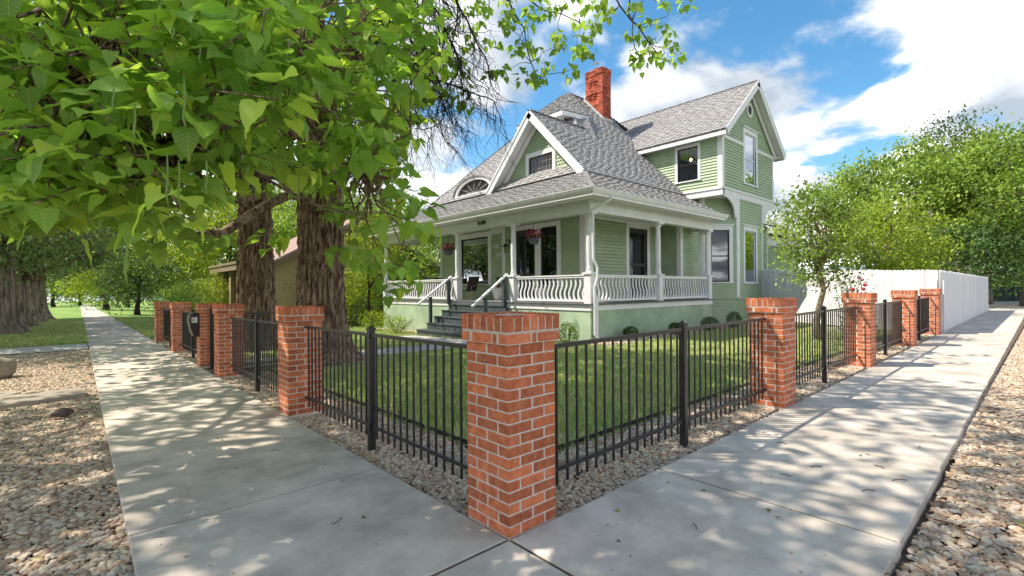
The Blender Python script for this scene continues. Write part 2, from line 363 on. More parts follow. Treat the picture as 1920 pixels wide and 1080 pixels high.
sheet('neighbour_lawn', .02, 40, 21.4, 150, 30, 80, -.05, GRASSF, wav=.06)
sheet('neighbour_lawn', .02, .9, 18.4, 21.4, 2, 6, -.05, GRASSF)
sheet('road', -20, -8, -200, 300, 6, 60, -.14, ASPH)
sheet('road', -8, 300, -16, -6, 50, 5, -.14, ASPH)
sheet('alley', 35.5, 60, -6, 60, 16, 30, -.02, CONC2)
sheet('crossing_path', -8, -1.69, 16.9, 19.3, 8, 3, -.03, CONC2)

def slab_mesh(x0, x1, y0, y1, th=.11, g=.012, z=0):
    c = [(x0 + g, y0 + g), (x1 - g, y0 + g), (x1 - g, y1 - g), (x0 + g, y1 - g)]; b = .006
    ci = [(x0 + g + b, y0 + g + b), (x1 - g - b, y0 + g + b), (x1 - g - b, y1 - g - b), (x0 + g + b, y1 - g - b)]
    v = [(x, y, gz(x, y) - th) for x, y in c] + [(x, y, gz(x, y) - b + z) for x, y in c] + [(x, y, gz(x, y) + z) for x, y in ci]
    f = [(0, 3, 2, 1)] + [(i, (i + 1) % 4, 4 + (i + 1) % 4, 4 + i) for i in range(4)] + [(4 + i, 4 + (i + 1) % 4, 8 + (i + 1) % 4, 8 + i) for i in range(4)] + [(8, 9, 10, 11)]
    return MB().add(v, f)
swb = MB()
swl = sheet('sidewalk', -1.66, -.02, .0, 150, 2, 150, -.010, DIRT)
for i in range(30):
    y0 = .0 + i * 1.64; put('slab', slab_mesh(-1.68, 0, y0, y0 + 1.64), CONC, swl)
put('slab', slab_mesh(-1.68, 0, 49.2, 150, g=0), CONC, swl)
swr = sheet('sidewalk', .0, 35.4, -1.54, -.02, 40, 2, -.010, DIRT)
put('slab', slab_mesh(-1.68, 0, -1.58, 0), CONC, swr)
for i in range(22):
    x0 = .0 + i * 1.62; put('slab', slab_mesh(x0, x0 + 1.62, -1.58 + .006 * x0, 0), CONC, swr)
swc = sheet('garden_path', .42, 7.9, 9.0, 10.5, 14, 3, -.015, CONC2)
gp = sheet('garden_path', 6.9, 7.9, 10.5, 14.6, 2, 6, -.015, CONC2)

# river rock: a few hundred loose stones' worth of mesh scattered over the soil
def rock(seed):
    bm = bmesh.new(); bmesh.ops.create_icosphere(bm, subdivisions=1, radius=.5); r_ = random.Random(seed)
    sx, sy, sz = r_.uniform(.8, 1.25), r_.uniform(.6, .9), r_.uniform(.32, .55)
    for v in bm.verts: v.co = Vector((v.co.x * sx, v.co.y * sy, v.co.z * sz)) * r_.uniform(.82, 1.15)
    me = bpy.data.meshes.new('rock'); bm.to_mesh(me); bm.free(); me.materials.append(STONE)
    for p in me.polygons: p.use_smooth = r_.random() < .6
    return bpy.data.objects.new('rock', me)
def proto_collection(name, obs):
    c = bpy.data.collections.new(name)
    for o in obs: c.objects.link(o)
    return c
ROCKS = proto_collection('rock_kinds', [rock(i) for i in range(7)])
def scatter(name, x0, x1, y0, y1, step, dz, coll, dens_f, smin, smax, seed, tilt=.5, inside=None, zj=0.):
    nx = max(1, round((x1 - x0) / step)); ny = max(1, round((y1 - y0) / step)); vs_ = []; fs = []; dn = []
    for j in range(ny + 1):
        for i in range(nx + 1):
            x = x0 + (x1 - x0) * i / nx; y = y0 + (y1 - y0) * j / ny
            vs_.append((x, y, gz(x, y) + dz)); dn.append(dens_f(x, y))
    for j in range(ny):
        for i in range(nx):
            q = j * (nx + 1) + i; c = (x0 + (x1 - x0) * (i + .5) / nx, y0 + (y1 - y0) * (j + .5) / ny)
            if inside is None or inside(*c): fs.append((q, q + 1, q + nx + 2, q + nx + 1))
    me = bpy.data.meshes.new(name); me.from_pydata(vs_, [], fs)
    a = me.attributes.new('dens', 'FLOAT', 'POINT'); a.data.foreach_set('value', dn)
    o = bpy.data.objects.new(name, me); COL.objects.link(o); o['kind'] = 'stuff'
    g = bpy.data.node_groups.new(name, 'GeometryNodeTree'); g.interface.new_socket('Geometry', in_out='INPUT', socket_type='NodeSocketGeometry'); g.interface.new_socket('Geometry', in_out='OUTPUT', socket_type='NodeSocketGeometry')
    A = g.nodes.new; K = g.links.new; gi = A('NodeGroupInput'); go = A('NodeGroupOutput')
    d = A('GeometryNodeDistributePointsOnFaces'); d.inputs['Seed'].default_value = seed
    na = A('GeometryNodeInputNamedAttribute'); na.data_type = 'FLOAT'; na.inputs['Name'].default_value = 'dens'
    K(gi.outputs[0], d.inputs['Mesh']); K(na.outputs[0], d.inputs['Density'])
    ci = A('GeometryNodeCollectionInfo'); ci.inputs['Collection'].default_value = coll; ci.inputs['Separate Children'].default_value = True; ci.inputs['Reset Children'].default_value = True
    ip = A('GeometryNodeInstanceOnPoints'); ip.inputs['Pick Instance'].default_value = True
    rv_ = A('FunctionNodeRandomValue'); rv_.data_type = 'FLOAT_VECTOR'; rv_.inputs[0].default_value = (-tilt, -tilt, 0); rv_.inputs[1].default_value = (tilt, tilt, 6.283)
    rs = A('FunctionNodeRandomValue'); rs.data_type = 'FLOAT'; rs.inputs[2].default_value = smin; rs.inputs[3].default_value = smax; rs.inputs['Seed'].default_value = 5
    K(d.outputs['Points'], ip.inputs['Points']); K(ci.outputs[0], ip.inputs['Instance']); K(rv_.outputs[0], ip.inputs['Rotation']); K(rs.outputs[1], ip.inputs['Scale'])
    last = ip.outputs[0]
    K(last, go.inputs[0]); md = o.modifiers.new('scatter', 'NODES'); md.node_group = g
    return o
def near_d(x, y, top, k=6.5):
    d = math.hypot(x - CAMX, y - CAMY); return top * min(1, (k / max(d, k)) ** .9)
# a thin gap is kept at the flagstones
FST = [(-2.35, 8.0, .50, .42, .1), (-3.05, 8.6, .40, .40, -.2), (-3.9, 8.9, .5, .45, .15)]
def offflag(x, y): return all(abs(x - a) > b * .8 or abs(y - c) > d * .8 for a, c, b, d, r in FST)
tag(scatter('rock_mulch', -5.2, -1.66, -2.5, 16.9, .15, -.055, ROCKS, lambda x, y: near_d(x, y, 1750), .020, .072, 3, inside=offflag), 'loose tan and brown river rock beside the shaded sidewalk', 'rock mulch', kind='stuff')
tag(scatter('rock_mulch', -1.5, 34, -4.2, -1.36, .12, -.058, ROCKS, lambda x, y: near_d(x, y, 1750), .020, .074, 4, inside=lambda x, y: y < -1.56 + .006 * x), 'loose tan and pink river rock along the sunlit sidewalk edge', 'rock mulch', kind='stuff')
tag(scatter('rock_mulch', .01, .92, .01, 17.6, .15, -.045, ROCKS, lambda x, y: near_d(x, y, 1750), .028, .065, 5, inside=lambda x, y: not (8.4 < y < 9.75)), 'river rock strip under the iron fence by the shaded walk', 'rock mulch', kind='stuff')
tag(scatter('rock_mulch', .92, 16.9, .01, .92, .15, -.045, ROCKS, lambda x, y: near_d(x, y, 1750), .028, .065, 6), 'river rock strip under the iron fence by the sunny walk', 'rock mulch', kind='stuff')
tag(scatter('rock_mulch', 8.9, 22, 6.0, 6.95, .3, -.03, ROCKS, lambda x, y: 420, .05, .10, 8), 'pale rock bed at the foot of the green porch skirt', 'rock mulch', kind='stuff')
tag(scatter('rock_mulch', 9.0, 9.6, 15.3, 21, .3, -.03, ROCKS, lambda x, y: 420, .05, .10, 9), 'pale rock bed along the front porch skirt', 'rock mulch', kind='stuff')

GRIT = proto_collection('grit_kinds', [rock(40 + i) for i in range(3)])
edge = lambda d: 3 + 38 * math.exp(-abs(d) / .12)
tag(scatter('stray_gravel', -1.66, -.02, .1, 14, .12, .004, GRIT, lambda x, y: min(45, edge(x + 1.66) + edge(x)) * .45, .008, .026, 31), 'stray grit and pebbles spilled onto the shaded walk', 'gravel', kind='stuff')
tag(scatter('stray_gravel', .1, 18, -1.5, -.02, .12, .004, GRIT, lambda x, y: min(45, edge(y + 1.55) + edge(y)) * .45, .008, .026, 32), 'stray grit and pebbles spilled onto the sunny walk', 'gravel', kind='stuff')
# fallen twigs and dead leaves on the gravel, as many small separate bits joined into litter
TWL = MB(); rr = random.Random(5)
for i in range(230):
    if rr.random() < .55: x, y, z = rr.uniform(.8, 9), rr.uniform(-3.0, -1.65), -.025
    else: x, y, z = rr.uniform(-4.2, -1.75), rr.uniform(0, 9), -.03
    a = rr.uniform(0, 3.14); l = rr.uniform(.05, .22) * (1 if rr.random() < .8 else 2); z += gz(x, y) + .012
    p = [Vector((x + math.cos(a + .25 * math.sin(k * 1.7)) * l * k / 4, y + math.sin(a + .25 * math.sin(k * 1.7)) * l * k / 4, z + .006 * math.sin(k * 2 + i))) for k in range(5)]
    TWL.tube(p, rr.uniform(.002, .0045), 5)
for x, y in [(2.6, -.9), (2.9, -1.25), (3.2, -1.1), (3.5, -.7), (2.2, -.8), (2.35, -1.3), (4.1, -1.0), (3.0, -.5), (3.8, -1.35), (2.75, -1.42), (-.7, .9), (-.5, 2.7), (-.9, 4.1), (.9, -.7)]:
    a = rr.uniform(0, 3); l = rr.uniform(.03, .12); z = gz(x, y) + .004
    TWL.tube([(x, y, z), (x + l * .5 * math.cos(a), y + l * .5 * math.sin(a), z + .004), (x + l * math.cos(a + .3), y + l * math.sin(a + .3), z)], .0028, 5)
tag(put('fallen_twigs', TWL, mat('fallen_twig', (.13, .06, .03), .9, var=.4, scale=9)), 'thin brown fallen twigs scattered over the gravel and walk', 'twigs', kind='stuff')
hv, hf = heart(.05, .06)
n = 170; rg = np.random.default_rng(3); xs = np.where(rg.random(n) < .5, rg.uniform(.8, 8, n), rg.uniform(-4, -1.8, n)); ys = np.where(xs > 0, rg.uniform(-3, -1.65, n), rg.uniform(-.5, 10, n))
pos = np.array([(x, y, gz(x, y) - .02) for x, y in zip(xs, ys)])
nr = rg.normal(size=(n, 3)) * .35; nr[:, 2] += 1; tn = rg.normal(size=(n, 3)); tn[:, 2] *= .2
n2_ = 90; xs2 = np.concatenate([rg.uniform(-1.6, -.1, 45), rg.uniform(0, 12, 45)]); ys2 = np.concatenate([rg.uniform(0, 12, 45), rg.uniform(-1.5, -.1, 45)]); pos = np.concatenate([pos, np.array([(x, y, gz(x, y) + .006) for x, y in zip(xs2, ys2)])]); n += n2_
nr = rg.normal(size=(n, 3)) * .25; nr[:, 2] += 1; tn = rg.normal(size=(n, 3)); tn[:, 2] *= .1
tag(put('fallen_leaves', many('fallen_leaves', hv, hf, pos, frames(nr, tn), np.concatenate([rg.uniform(.025, .065, n - n2_), rg.uniform(.012, .035, n2_)]), rg.random(n)), mat('dead_leaf', (.20, .19, .06), .8, var=.4, scale=3, tint=True)), 'small dry yellow-green leaves lying on the gravel', 'fallen leaves', kind='stuff')

# flagstones and boulders by the left walk
for i, (x, y, sx, sy, rz) in enumerate(FST):
    m_ = MB(); r_ = random.Random(i); pts = []
    for k, (a, b) in enumerate([(-1, -1), (-.2, -1.05), (1, -.95), (1.06, .2), (.95, 1), (-.1, 1.04), (-1, .92), (-1.07, 0)]):
        ax, by = a * sx * r_.uniform(.93, 1.05), b * sy * r_.uniform(.9, 1.05); c, s_ = math.cos(rz), math.sin(rz); pts.append((ax * c - by * s_, ax * s_ + by * c, 0))
    m_.prism(pts, (0, 0, .06)); o = put('flagstone', m_, FLAG); o.location = (x, y, gz(x, y) - .05)
    tag(o, ['flat tan flagstone in the rock bed touching the shaded walk', 'middle reddish flagstone of the three in the rock bed', 'pale sunlit flagstone at the photo edge in the rock bed'][i], 'flagstone', 'flagstones in the rock bed')
def boulder(x, y, sx, sy, sz, lab, seed, m_=None):
    bm = bmesh.new(); bmesh.ops.create_icosphere(bm, subdivisions=3, radius=1)
    for v in bm.verts:
        d = 1 + .28 * noise.noise(v.co * 1.3 + Vector((seed, 0, 0))) + .08 * noise.noise(v.co * 4); v.co = Vector((v.co.x * sx, v.co.y * sy, v.co.z * sz)) * d
    me = bpy.data.meshes.new('boulder'); bm.to_mesh(me); bm.free(); me.shade_smooth(); o = put('boulder', me, m_ or FLAG); o.location = (x, y, gz(x, y) + sz * .45); tag(o, lab, 'boulder')
boulder(-3.1, 11.4, .28, .3, .26, 'rounded tan boulder at the photo edge on the rock bed', 1)
boulder(-2.05, 6.2, .10, .08, .06, 'small dark stone lying alone by the edge of the shaded walk', 2, mat('dark_stone', (.09, .07, .065), .9, bump=.4))
boulder(.35, 18.9, .32, .25, .16, 'low grey boulder on the verge just past the last street pillar', 3, mat('grey_stone', (.27, .25, .23), .9, bump=.4))
boulder(.75, 19.5, .25, .2, .13, 'smaller grey boulder behind the low one past the last pillar', 4, mat('grey_stone', (.25, .235, .22), .9, bump=.4))

# lawn blades
def tuft(seed, n=9, h=.055):
    r_ = random.Random(seed); mb = MB()
    for i in range(n):
        x, y = r_.gauss(0, .022), r_.gauss(0, .022); a = r_.uniform(0, 6.28); hh = h * r_.uniform(.6, 1.3); w = .0035; l = r_.uniform(.005, .03)
        dx, dy = math.cos(a), math.sin(a)
        mb.add([(x - dy * w, y + dx * w, 0), (x + dy * w, y - dx * w, 0), (x + dx * l * .5 + dy * w * .7, y + dy * l * .5 - dx * w * .7, hh * .6), (x + dx * l * .5 - dy * w * .7, y + dy * l * .5 + dx * w * .7, hh * .6), (x + dx * l * 1.4, y + dy * l * 1.4, hh)], [(0, 1, 2, 3), (3, 2, 4)])
    me = bpy.data.meshes.new('grass_tuft'); me.from_pydata(mb.v, [], mb.f); me.materials.append(GBL); return bpy.data.objects.new('grass_tuft', me)
GBL = ramp_mat('grass_blade', [(.36, .47, .13), (.44, .54, .17), (.29, .40, .10), (.54, .55, .25), (.36, .50, .13), (.58, .52, .28), (.40, .52, .15)], .6, 0)
TUFTS = proto_collection('grass_kinds', [tuft(i) for i in range(6)])
def lawn_in(x, y):
    if 6.85 < x < 7.95 and 8.9 < y < 14.7: return False
    if .4 < x < 7.95 and 8.95 < y < 10.55: return False
    return (x < 9.0 or y < 6.0)
def lawn_d(x, y):
    bare = math.exp(-((x - 2.1) ** 2 + (y - 8.8) ** 2) / 3.2) + math.exp(-((x - 2) ** 2 + (y - 13.2) ** 2) / 3.) + .8 * math.exp(-max(min(x, y * 1.0) - .95, 0) / .22)
    nn = noise.noise(Vector((x * .9, y * .9, 3))) * .8 + .78
    return 560 * min(1, (6. / max(math.hypot(x - CAMX, y - CAMY), 6.)) ** .6) * max(0, nn - bare)
tag(scatter('lawn_grass', .93, 17, .93, 21.2, .3, -.05, TUFTS, lawn_d, .8, 1.5, 11, tilt=.25, inside=lawn_in), 'short green lawn grass inside the iron fence', 'grass', kind='stuff')
tag(scatter('verge_grass', -4.5, -1.70, 19.5, 45, .6, -.05, TUFTS, lambda x, y: 240 * 25 / max(25, y), 1.2, 2.2, 12, tilt=.25), 'bright green verge grass beside the long straight walk', 'grass', kind='stuff')
tag(scatter('verge_grass', .05, 7, 21.5, 45, .6, -.05, TUFTS, lambda x, y: 160 * 25 / max(25, y), 1.2, 2.2, 13, tilt=.25, inside=lambda x, y: not (24.5 < y < 26)), 'bright green grass on the neighbour side of the walk', 'grass', kind='stuff')
sheet('crossing_path', .02, 9, 24.6, 25.9, 8, 3, -.03, CONC2)
# black steel edging between rock strip and lawn
e = MB(); P_ = [(.95 + 0, y) for y in np.arange(.95, 8.9, .5)]
for a, b in zip(P_, P_[1:]): e.bar((a[0], a[1], gz(*a) - .01), (b[0], b[1], gz(*b) - .01), .006, .045)
tag(put('lawn_edging', e, IRON), 'thin black steel edging between rock strip and lawn, shaded walk side', 'edging')
e = MB(); P_ = [(x, .95) for x in np.arange(.95, 16.5, .5)]
for a, b in zip(P_, P_[1:]): e.bar((a[0], a[1], gz(*a) - .01), (b[0], b[1], gz(*b) - .01), .006, .045)
tag(put('lawn_edging', e, IRON), 'thin black steel edging between rock strip and lawn, sunny walk side', 'edging')

# ------------------------------------------------------------------ brick pillars
def brick_mesh(lx, ly, lz, seed, ch=.0035):
    bm = bmesh.new(); bmesh.ops.create_cube(bm, size=1); r_ = random.Random(seed)
    for v in bm.verts: v.co = Vector((v.co.x * lx, v.co.y * ly, v.co.z * lz)) + Vector([r_.uniform(-.0012, .0012) for _ in range(3)])
    bmesh.ops.bevel(bm, geom=bm.edges[:], offset=ch, segments=1, affect='EDGES')
    me = bpy.data.meshes.new('brick'); bm.to_mesh(me); bm.free(); me.materials.append(BRICK); return me
BM = {'x': [brick_mesh(.194, .092, .0575, i) for i in range(4)], 'y': [brick_mesh(.092, .194, .0575, 9 + i) for i in range(4)],
      'cx': [brick_mesh(.194, .08, .0575, 20 + i) for i in range(2)], 'cy': [brick_mesh(.08, .194, .0575, 24 + i) for i in range(2)],
      's': [brick_mesh(.034, .06, .0575, 30)], 'sy': [brick_mesh(.06, .034, .0575, 31)], 'r': [brick_mesh(.0565, .0565, .096, 40 + i) for i in range(4)]}
CH = .0677
def pillar_layout():
    out = []; S = .406
    for k in range(17):
        z = .0285 + .005 + k * CH
        a = k % 2
        if a == 0:   # -X face two full bricks, -Y face half full half
            for x in (.046, S - .046):
                for y in (.097, S - .097): out.append(('y', x, y, z))
            for y in (.046, S - .046): out.append(('x', S / 2, y, z))
        else:
            for y in (.046, S - .046):
                for x in (.097, S - .097): out.append(('x', x, y, z))
            for x in (.046, S - .046): out.append(('y', x, S / 2, z))
    z = .0335 + 17 * CH; o0, o1 = -.023, S + .023
    for y in (o0 + .04, o1 - .04):
        out.append(('cx', o0 + .097, y, z)); out.append(('cx', o1 - .097, y, z)); out.append(('s', S / 2 - .0, y + (.01 if y > .2 else -.01), z))
    for x in (o0 + .04, o1 - .04):
        out.append(('cy', x, S / 2 + .02, z)); out.append(('sy', x + (.01 if x > .2 else -.01), S / 2 - .105, z))
    z = .0335 + 17.5 * CH + .055 + .0035; p = (o1 - o0 - .0565) / 6
    for i in range(7):
        for j in range(7):
            if i in (0, 6) or j in (0, 6): out.append(('r', o0 + .02825 + i * p, o0 + .02825 + j * p, z))
    return out
PLAY = pillar_layout()
def pillar(x, y, label):
    r_ = root('brick_pillar', label, 'brick pillar', (x, y, gz(x + .2, y + .2) - .005), 'brick pillars of the street fence')
    c = MB().box(.0035, .4025, .0035, .4025, -.08, 17 * CH).box(-.0195, .4255, -.0195, .4255, 17 * CH, 17 * CH + .068).box(-.0188, .4248, -.0188, .4248, 17 * CH + .069, 17 * CH + .161)
    put('mortar', c, MORTAR, r_, world=False)
    rnd = random.Random(int(x * 100 + y * 7))
    for t, bx, by, bz in PLAY:
        o = bpy.data.objects.new('brick', rnd.choice(BM[t])); COL.objects.link(o); o.parent = r_; o.location = (bx + rnd.uniform(-.001, .001), by + rnd.uniform(-.001, .001), bz)
    return r_
pillar(0, 0, 'tall red brick pillar at the sidewalk corner, closest of all')
PL = [(4.03, 'brick pillar before the big tree trunk, next from the corner pillar'), (7.95, 'brick pillar on the near side of the open gateway'), (9.76, 'brick pillar with the mailbox on it beside the gateway'),
      (13.72, 'brick pillar between mailbox pillar and the end pillar of the shaded walk'), (17.6, 'last brick pillar down the shaded walk')]
for y, l in PL: pillar(0, y, l)
PR = [(4.42, 'brick pillar on the sunny walk, next from the corner pillar'), (8.62, 'brick pillar in front of the rose bush'), (12.72, 'brick pillar second from the white plank fence'), (16.55, 'brick pillar touching the corner of the white plank fence')]
for x, l in PR: pillar(x, 0, l)

# ------------------------------------------------------------------ iron fence bays
PK = {}
def bay(ax, ay, bx, by, label, mid=True, name='iron_fence', ztop=1.07, zbot=.20, group='black iron fence bays', sp=.112, cat='iron fence', pr=.0075, col=None):
    a = Vector((ax, ay, gz(ax, ay))); b = Vector((bx, by, gz(bx, by))); L_ = (b - a).length; m = col or IRON
    r_ = root(name, label, cat, a, group); rz = math.atan2(by - ay, bx - ax); sl = b.z - a.z
    dx, dy = (bx - ax), (by - ay); H = lambda t: Vector((dx * t, dy * t, sl * t)); e_ = .012 / L_
    Z = Vector((0, 0, 1))
    put('rail', MB().bar(H(e_) + Z * ztop, H(1 - e_) + Z * ztop, .032, .030), m, r_, world=False); put('rail', MB().bar(H(e_) + Z * zbot, H(1 - e_) + Z * zbot, .032, .030), m, r_, world=False)
    n = int(round(L_ / sp)); key = (round(ztop, 2), round(pr, 4), m.name)
    if key not in PK:
        PK[key] = MB().box(-pr, pr, -pr, pr, .09, ztop).mesh('picket'); PK[key].materials.append(m)
    for i in range(1, n):
        t = i / n
        if mid and abs(t - .5) < .45 / n: continue
        o = bpy.data.objects.new('picket', PK[key]); COL.objects.link(o); o.parent = r_; o.location = H(t); o.rotation_euler = (0, 0, rz)
    if mid:
        w = .029; pm_ = MB().box(-w, w, -w, w, -.1, ztop + .05).box(-.034, .034, -.034, .034, ztop + .045, ztop + .062)
        pm_.add([(-.03, -.03, ztop + .062), (.03, -.03, ztop + .062), (.03, .03, ztop + .062), (-.03, .03, ztop + .062), (0, 0, ztop + .09)], [(0, 1, 4), (1, 2, 4), (2, 3, 4), (3, 0, 4)])
        pm_.box(-.036, .036, -.036, .036, zbot - .03, zbot + .03)
        o = put('post', pm_, m, r_, world=False); o.location = H(.5); o.rotation_euler = (0, 0, rz)
    return r_
ys = [0, 4.03, 7.95]; c_ = .2
bay(c_, .412, c_, 4.02, 'iron fence bay from the corner pillar along the shaded walk')
bay(c_, 4.442, c_, 7.94, 'iron fence bay in front of the far tree trunk')
bay(c_, 10.175, c_, 13.71, 'iron fence bay behind the mailbox'); bay(c_, 14.135, c_, 17.59, 'iron fence bay between the last two pillars of the shaded walk')
bay(.412, c_, 4.41, c_, 'iron fence bay from the corner pillar along the sunny walk')
bay(4.83, c_, 8.61, c_, 'iron fence bay before the young tree'); bay(9.03, c_, 12.71, c_, 'iron fence bay beyond the rose bush pillar'); bay(13.13, c_, 16.54, c_, 'short iron fence bay beside the white plank fence')
bay(.45, 8.5, 1.75, 8.55, 'open iron gate swung into the yard behind its brick pillar', mid=False, name='iron_gate', ztop=1.13, zbot=.12, group=None, cat='gate', pr=.008)
gpst = put('gate_post', MB().box(-.03, .03, -.03, .03, -.1, 1.2).box(-.036, .036, -.036, .036, 1.2, 1.215).box(-.036, .036, -.036, .036, 1.08, 1.12), IRON); gpst.location = (.2, 9.70, gz(0, 9.7)); tag(gpst, 'black gate post standing against the mailbox pillar', 'gate post')
bay(.5, 22.3, 6.0, 22.3, 'thin iron boundary fence beside the neighbour lawn, street end', group='thin boundary fences', sp=.13); bay(6.0, 22.3, 11.5, 22.3, 'thin iron boundary fence ending at the white porch', group='thin boundary fences', sp=.13)
# mailbox on the fourth pillar
mb_ = root('mailbox', 'grey wall mailbox hung on the brick pillar by the gateway', 'mailbox', (-.012, 9.98, gz(0, 9.9) + .62))
p_ = [(0, 0, .50), (-.10, 0, .52), (-.155, 0, .46), (-.17, 0, .34), (-.14, 0, .16), (-.09, 0, .02), (-.02, 0, 0), (0, 0, .0)]
put('box_body', MB().prism([(x, -.17, z) for x, y, z in p_], (0, .34, 0)), mat('mailbox_grey', (.17, .155, .14), .45, metal=.5), mb_, world=False)
put('door', MB().prism([(x * .97, -.176, z * .98 + .005) for x, y, z in p_], (0, .005, 0)), IRON, mb_, world=False)
put('notice', MB().box(-.13, -.03, -.18, -.177, .30, .42), mat('notice_white', (.7, .72, .72), .5), mb_, world=False)
nt_ = MB()
for k, w in enumerate((.06, .045, .055, .03)): nt_.box(-.12, -.12 + w, -.1815, -.1805, .395 - k * .025, .403 - k * .025)
put('printed_line', nt_, SASHB, mb_, world=False)
# ------------------------------------------------------------------ the green house
HOUSE = root('house', 'green Victorian house with white trim, wraparound porch and steep grey shingle roofs', 'house', (9.65, 7.15, gz(9.65, 7.15)))
FZ = 1.0; XF, YS, YN, XE = 9.65, 7.15, 20.55, 17.42; WX, WY, WYN = 11.64, 9.0, 18.25; BX, BY = 16.6, 8.04
class Fr:
    "a vertical wall frame: u along the wall, n outward, z up"
    def __init__(s, p0, p1, nrm):
        s.o = Vector((p0[0], p0[1], 0)); s.u = (Vector((p1[0], p1[1], 0)) - s.o); s.L = s.u.length; s.u.normalize(); s.n = Vector((*nrm, 0)).normalized()
    def P(s, u, n, z): return s.o + s.u * u + s.n * n + Vector((0, 0, z))
    def bx(s, mb, u0, u1, n0, n1, z0, z1):
        return mb.add([s.P(u, n, z) for z in (z0, z1) for u, n in ((u0, n0), (u1, n0), (u1, n1), (u0, n1))], [(0, 3, 2, 1), (4, 5, 6, 7), (0, 1, 5, 4), (1, 2, 6, 5), (2, 3, 7, 6), (3, 0, 4, 7)])
BOARDS = []
def wall(fr, z0, z1, ops=(), ex=.125, boards=True, u0=0, u1=None, th=.10, topf=None):
    u1 = fr.L if u1 is None else u1
    us = sorted({u0, u1} | {v for o in ops for v in o[:2]}); zs = sorted({z0, z1} | {v for o in ops for v in o[2:4]})
    b = MB()
    for a, c in zip(us, us[1:]):
        for p, q in zip(zs, zs[1:]):
            if not any(o[0] <= (a + c) / 2 <= o[1] and o[2] <= (p + q) / 2 <= o[3] for o in ops): fr.bx(b, a, c, -th, -.002, p, q)
    put('wall', b, GRNB, HOUSE)
    if not boards: return
    k = 0
    while z0 + k * ex < z1 - .02:
        za, zb = z0 + k * ex, min(z0 + (k + 1) * ex + .012, z1); segs = [(u0, u1)]
        for o in ops:
            if o[2] < zb - .02 and o[3] > za + .02:
                ns = []
                for s_ in segs:
                    if o[0] > s_[0] + .02: ns.append((s_[0], min(s_[1], o[0])))
                    if o[1] < s_[1] - .02: ns.append((max(s_[0], o[1]), s_[1]))
                segs = [q for q in ns if q[1] - q[0] > .02]
        for a, c in segs:
            if topf:
                a = max(a, topf(zb)[0]); c = min(c, topf(zb)[1])
                if c - a < .05: continue
            m_ = MB(); m_.add([fr.P(a, .0, za), fr.P(c, .0, za), fr.P(c, .046, za), fr.P(a, .046, za), fr.P(a, .0, zb), fr.P(c, .0, zb), fr.P(c, .006, zb), fr.P(a, .006, zb)],
                  [(0, 3, 2, 1), (4, 5, 6, 7), (0, 1, 5, 4), (1, 2, 6, 5), (2, 3, 7, 6), (3, 0, 4, 7)])
            mid = fr.P((a + c) / 2, 0, za); d = (mid - Vector((CAMX, CAMY, EYE))).length; BOARDS.append(((c - a) / d, m_))
        k += 1
def boards_done():
    BOARDS.sort(key=lambda t: -t[0]); rest = MB()
    for i, (k, m_) in enumerate(BOARDS):
        if i < 298: put('clapboard', m_, GRN, HOUSE)
        else: rest.add(m_.v, m_.f)
    put('clapboard_rest', rest, GRN, HOUSE, kind='stuff')
def window(fr, u0, u1, z0, z1, fw=.14, head=.2, sash=WHITE, pane=GLASS, rail=.5, depth=.09, grid=None, sill=True, sw=.05, cap=True, name='window', label=None):
    "opening u0..u1, z0..z1; frame on the outside; returns the part"
    f = MB(); e = .028
    fr.bx(f, u0 - fw, u0, -.05, e + .02, z0 - .0, z1 + head); fr.bx(f, u1, u1 + fw, -.05, e + .02, z0, z1 + head)
    fr.bx(f, u0, u1, -.05, e + .018, z1, z1 + head)
    if cap: fr.bx(f, u0 - fw - .04, u1 + fw + .04, -.02, e + .075, z1 + head, z1 + head + .05)
    if sill: fr.bx(f, u0 - fw - .03, u1 + fw + .03, -.05, e + .06, z0 - .05, z0)
    w = put(name, f, WHITE, HOUSE, label=label)
    s = MB(); n0, n1 = -.045, -.01
    fr.bx(s, u0, u0 + sw, n0, n1, z0, z1); fr.bx(s, u1 - sw, u1, n0, n1, z0, z1); fr.bx(s, u0 + sw, u1 - sw, n0, n1, z0, z0 + sw * 1.3); fr.bx(s, u0 + sw, u1 - sw, n0, n1, z1 - sw, z1)
    if rail: zm = z0 + (z1 - z0) * rail; fr.bx(s, u0 + sw, u1 - sw, n0, n1 + .005, zm - .025, zm + .025)
    put('sash', s, sash, w)
    if grid:
        g = MB()
        for i in range(1, grid[0]): u = u0 + (u1 - u0) * i / grid[0]; fr.bx(g, u - .008, u + .008, n0 + .01, n1 - .004, z0 + sw, z1 - sw)
        for i in range(1, grid[1]): z = z0 + (z1 - z0) * i / grid[1]; fr.bx(g, u0 + sw, u1 - sw, n0 + .011, n1 - .005, z - .008, z + .008)
        put('lattice', g, mat('lattice_grey', (.25, .22, .21), .6), w)
    cuts = [z0 + sw, z1 - sw] if not rail else [z0 + sw, z0 + (z1 - z0) * rail - .025, z0 + (z1 - z0) * rail + .025, z1 - sw]
    for a, b in ([(cuts[0], cuts[1])] if not rail else [(cuts[0], cuts[1]), (cuts[2], cuts[3])]):
        put('pane', fr.bx(MB(), u0 + sw, u1 - sw, -.033, -.028, a, b), pane, w)
    return w

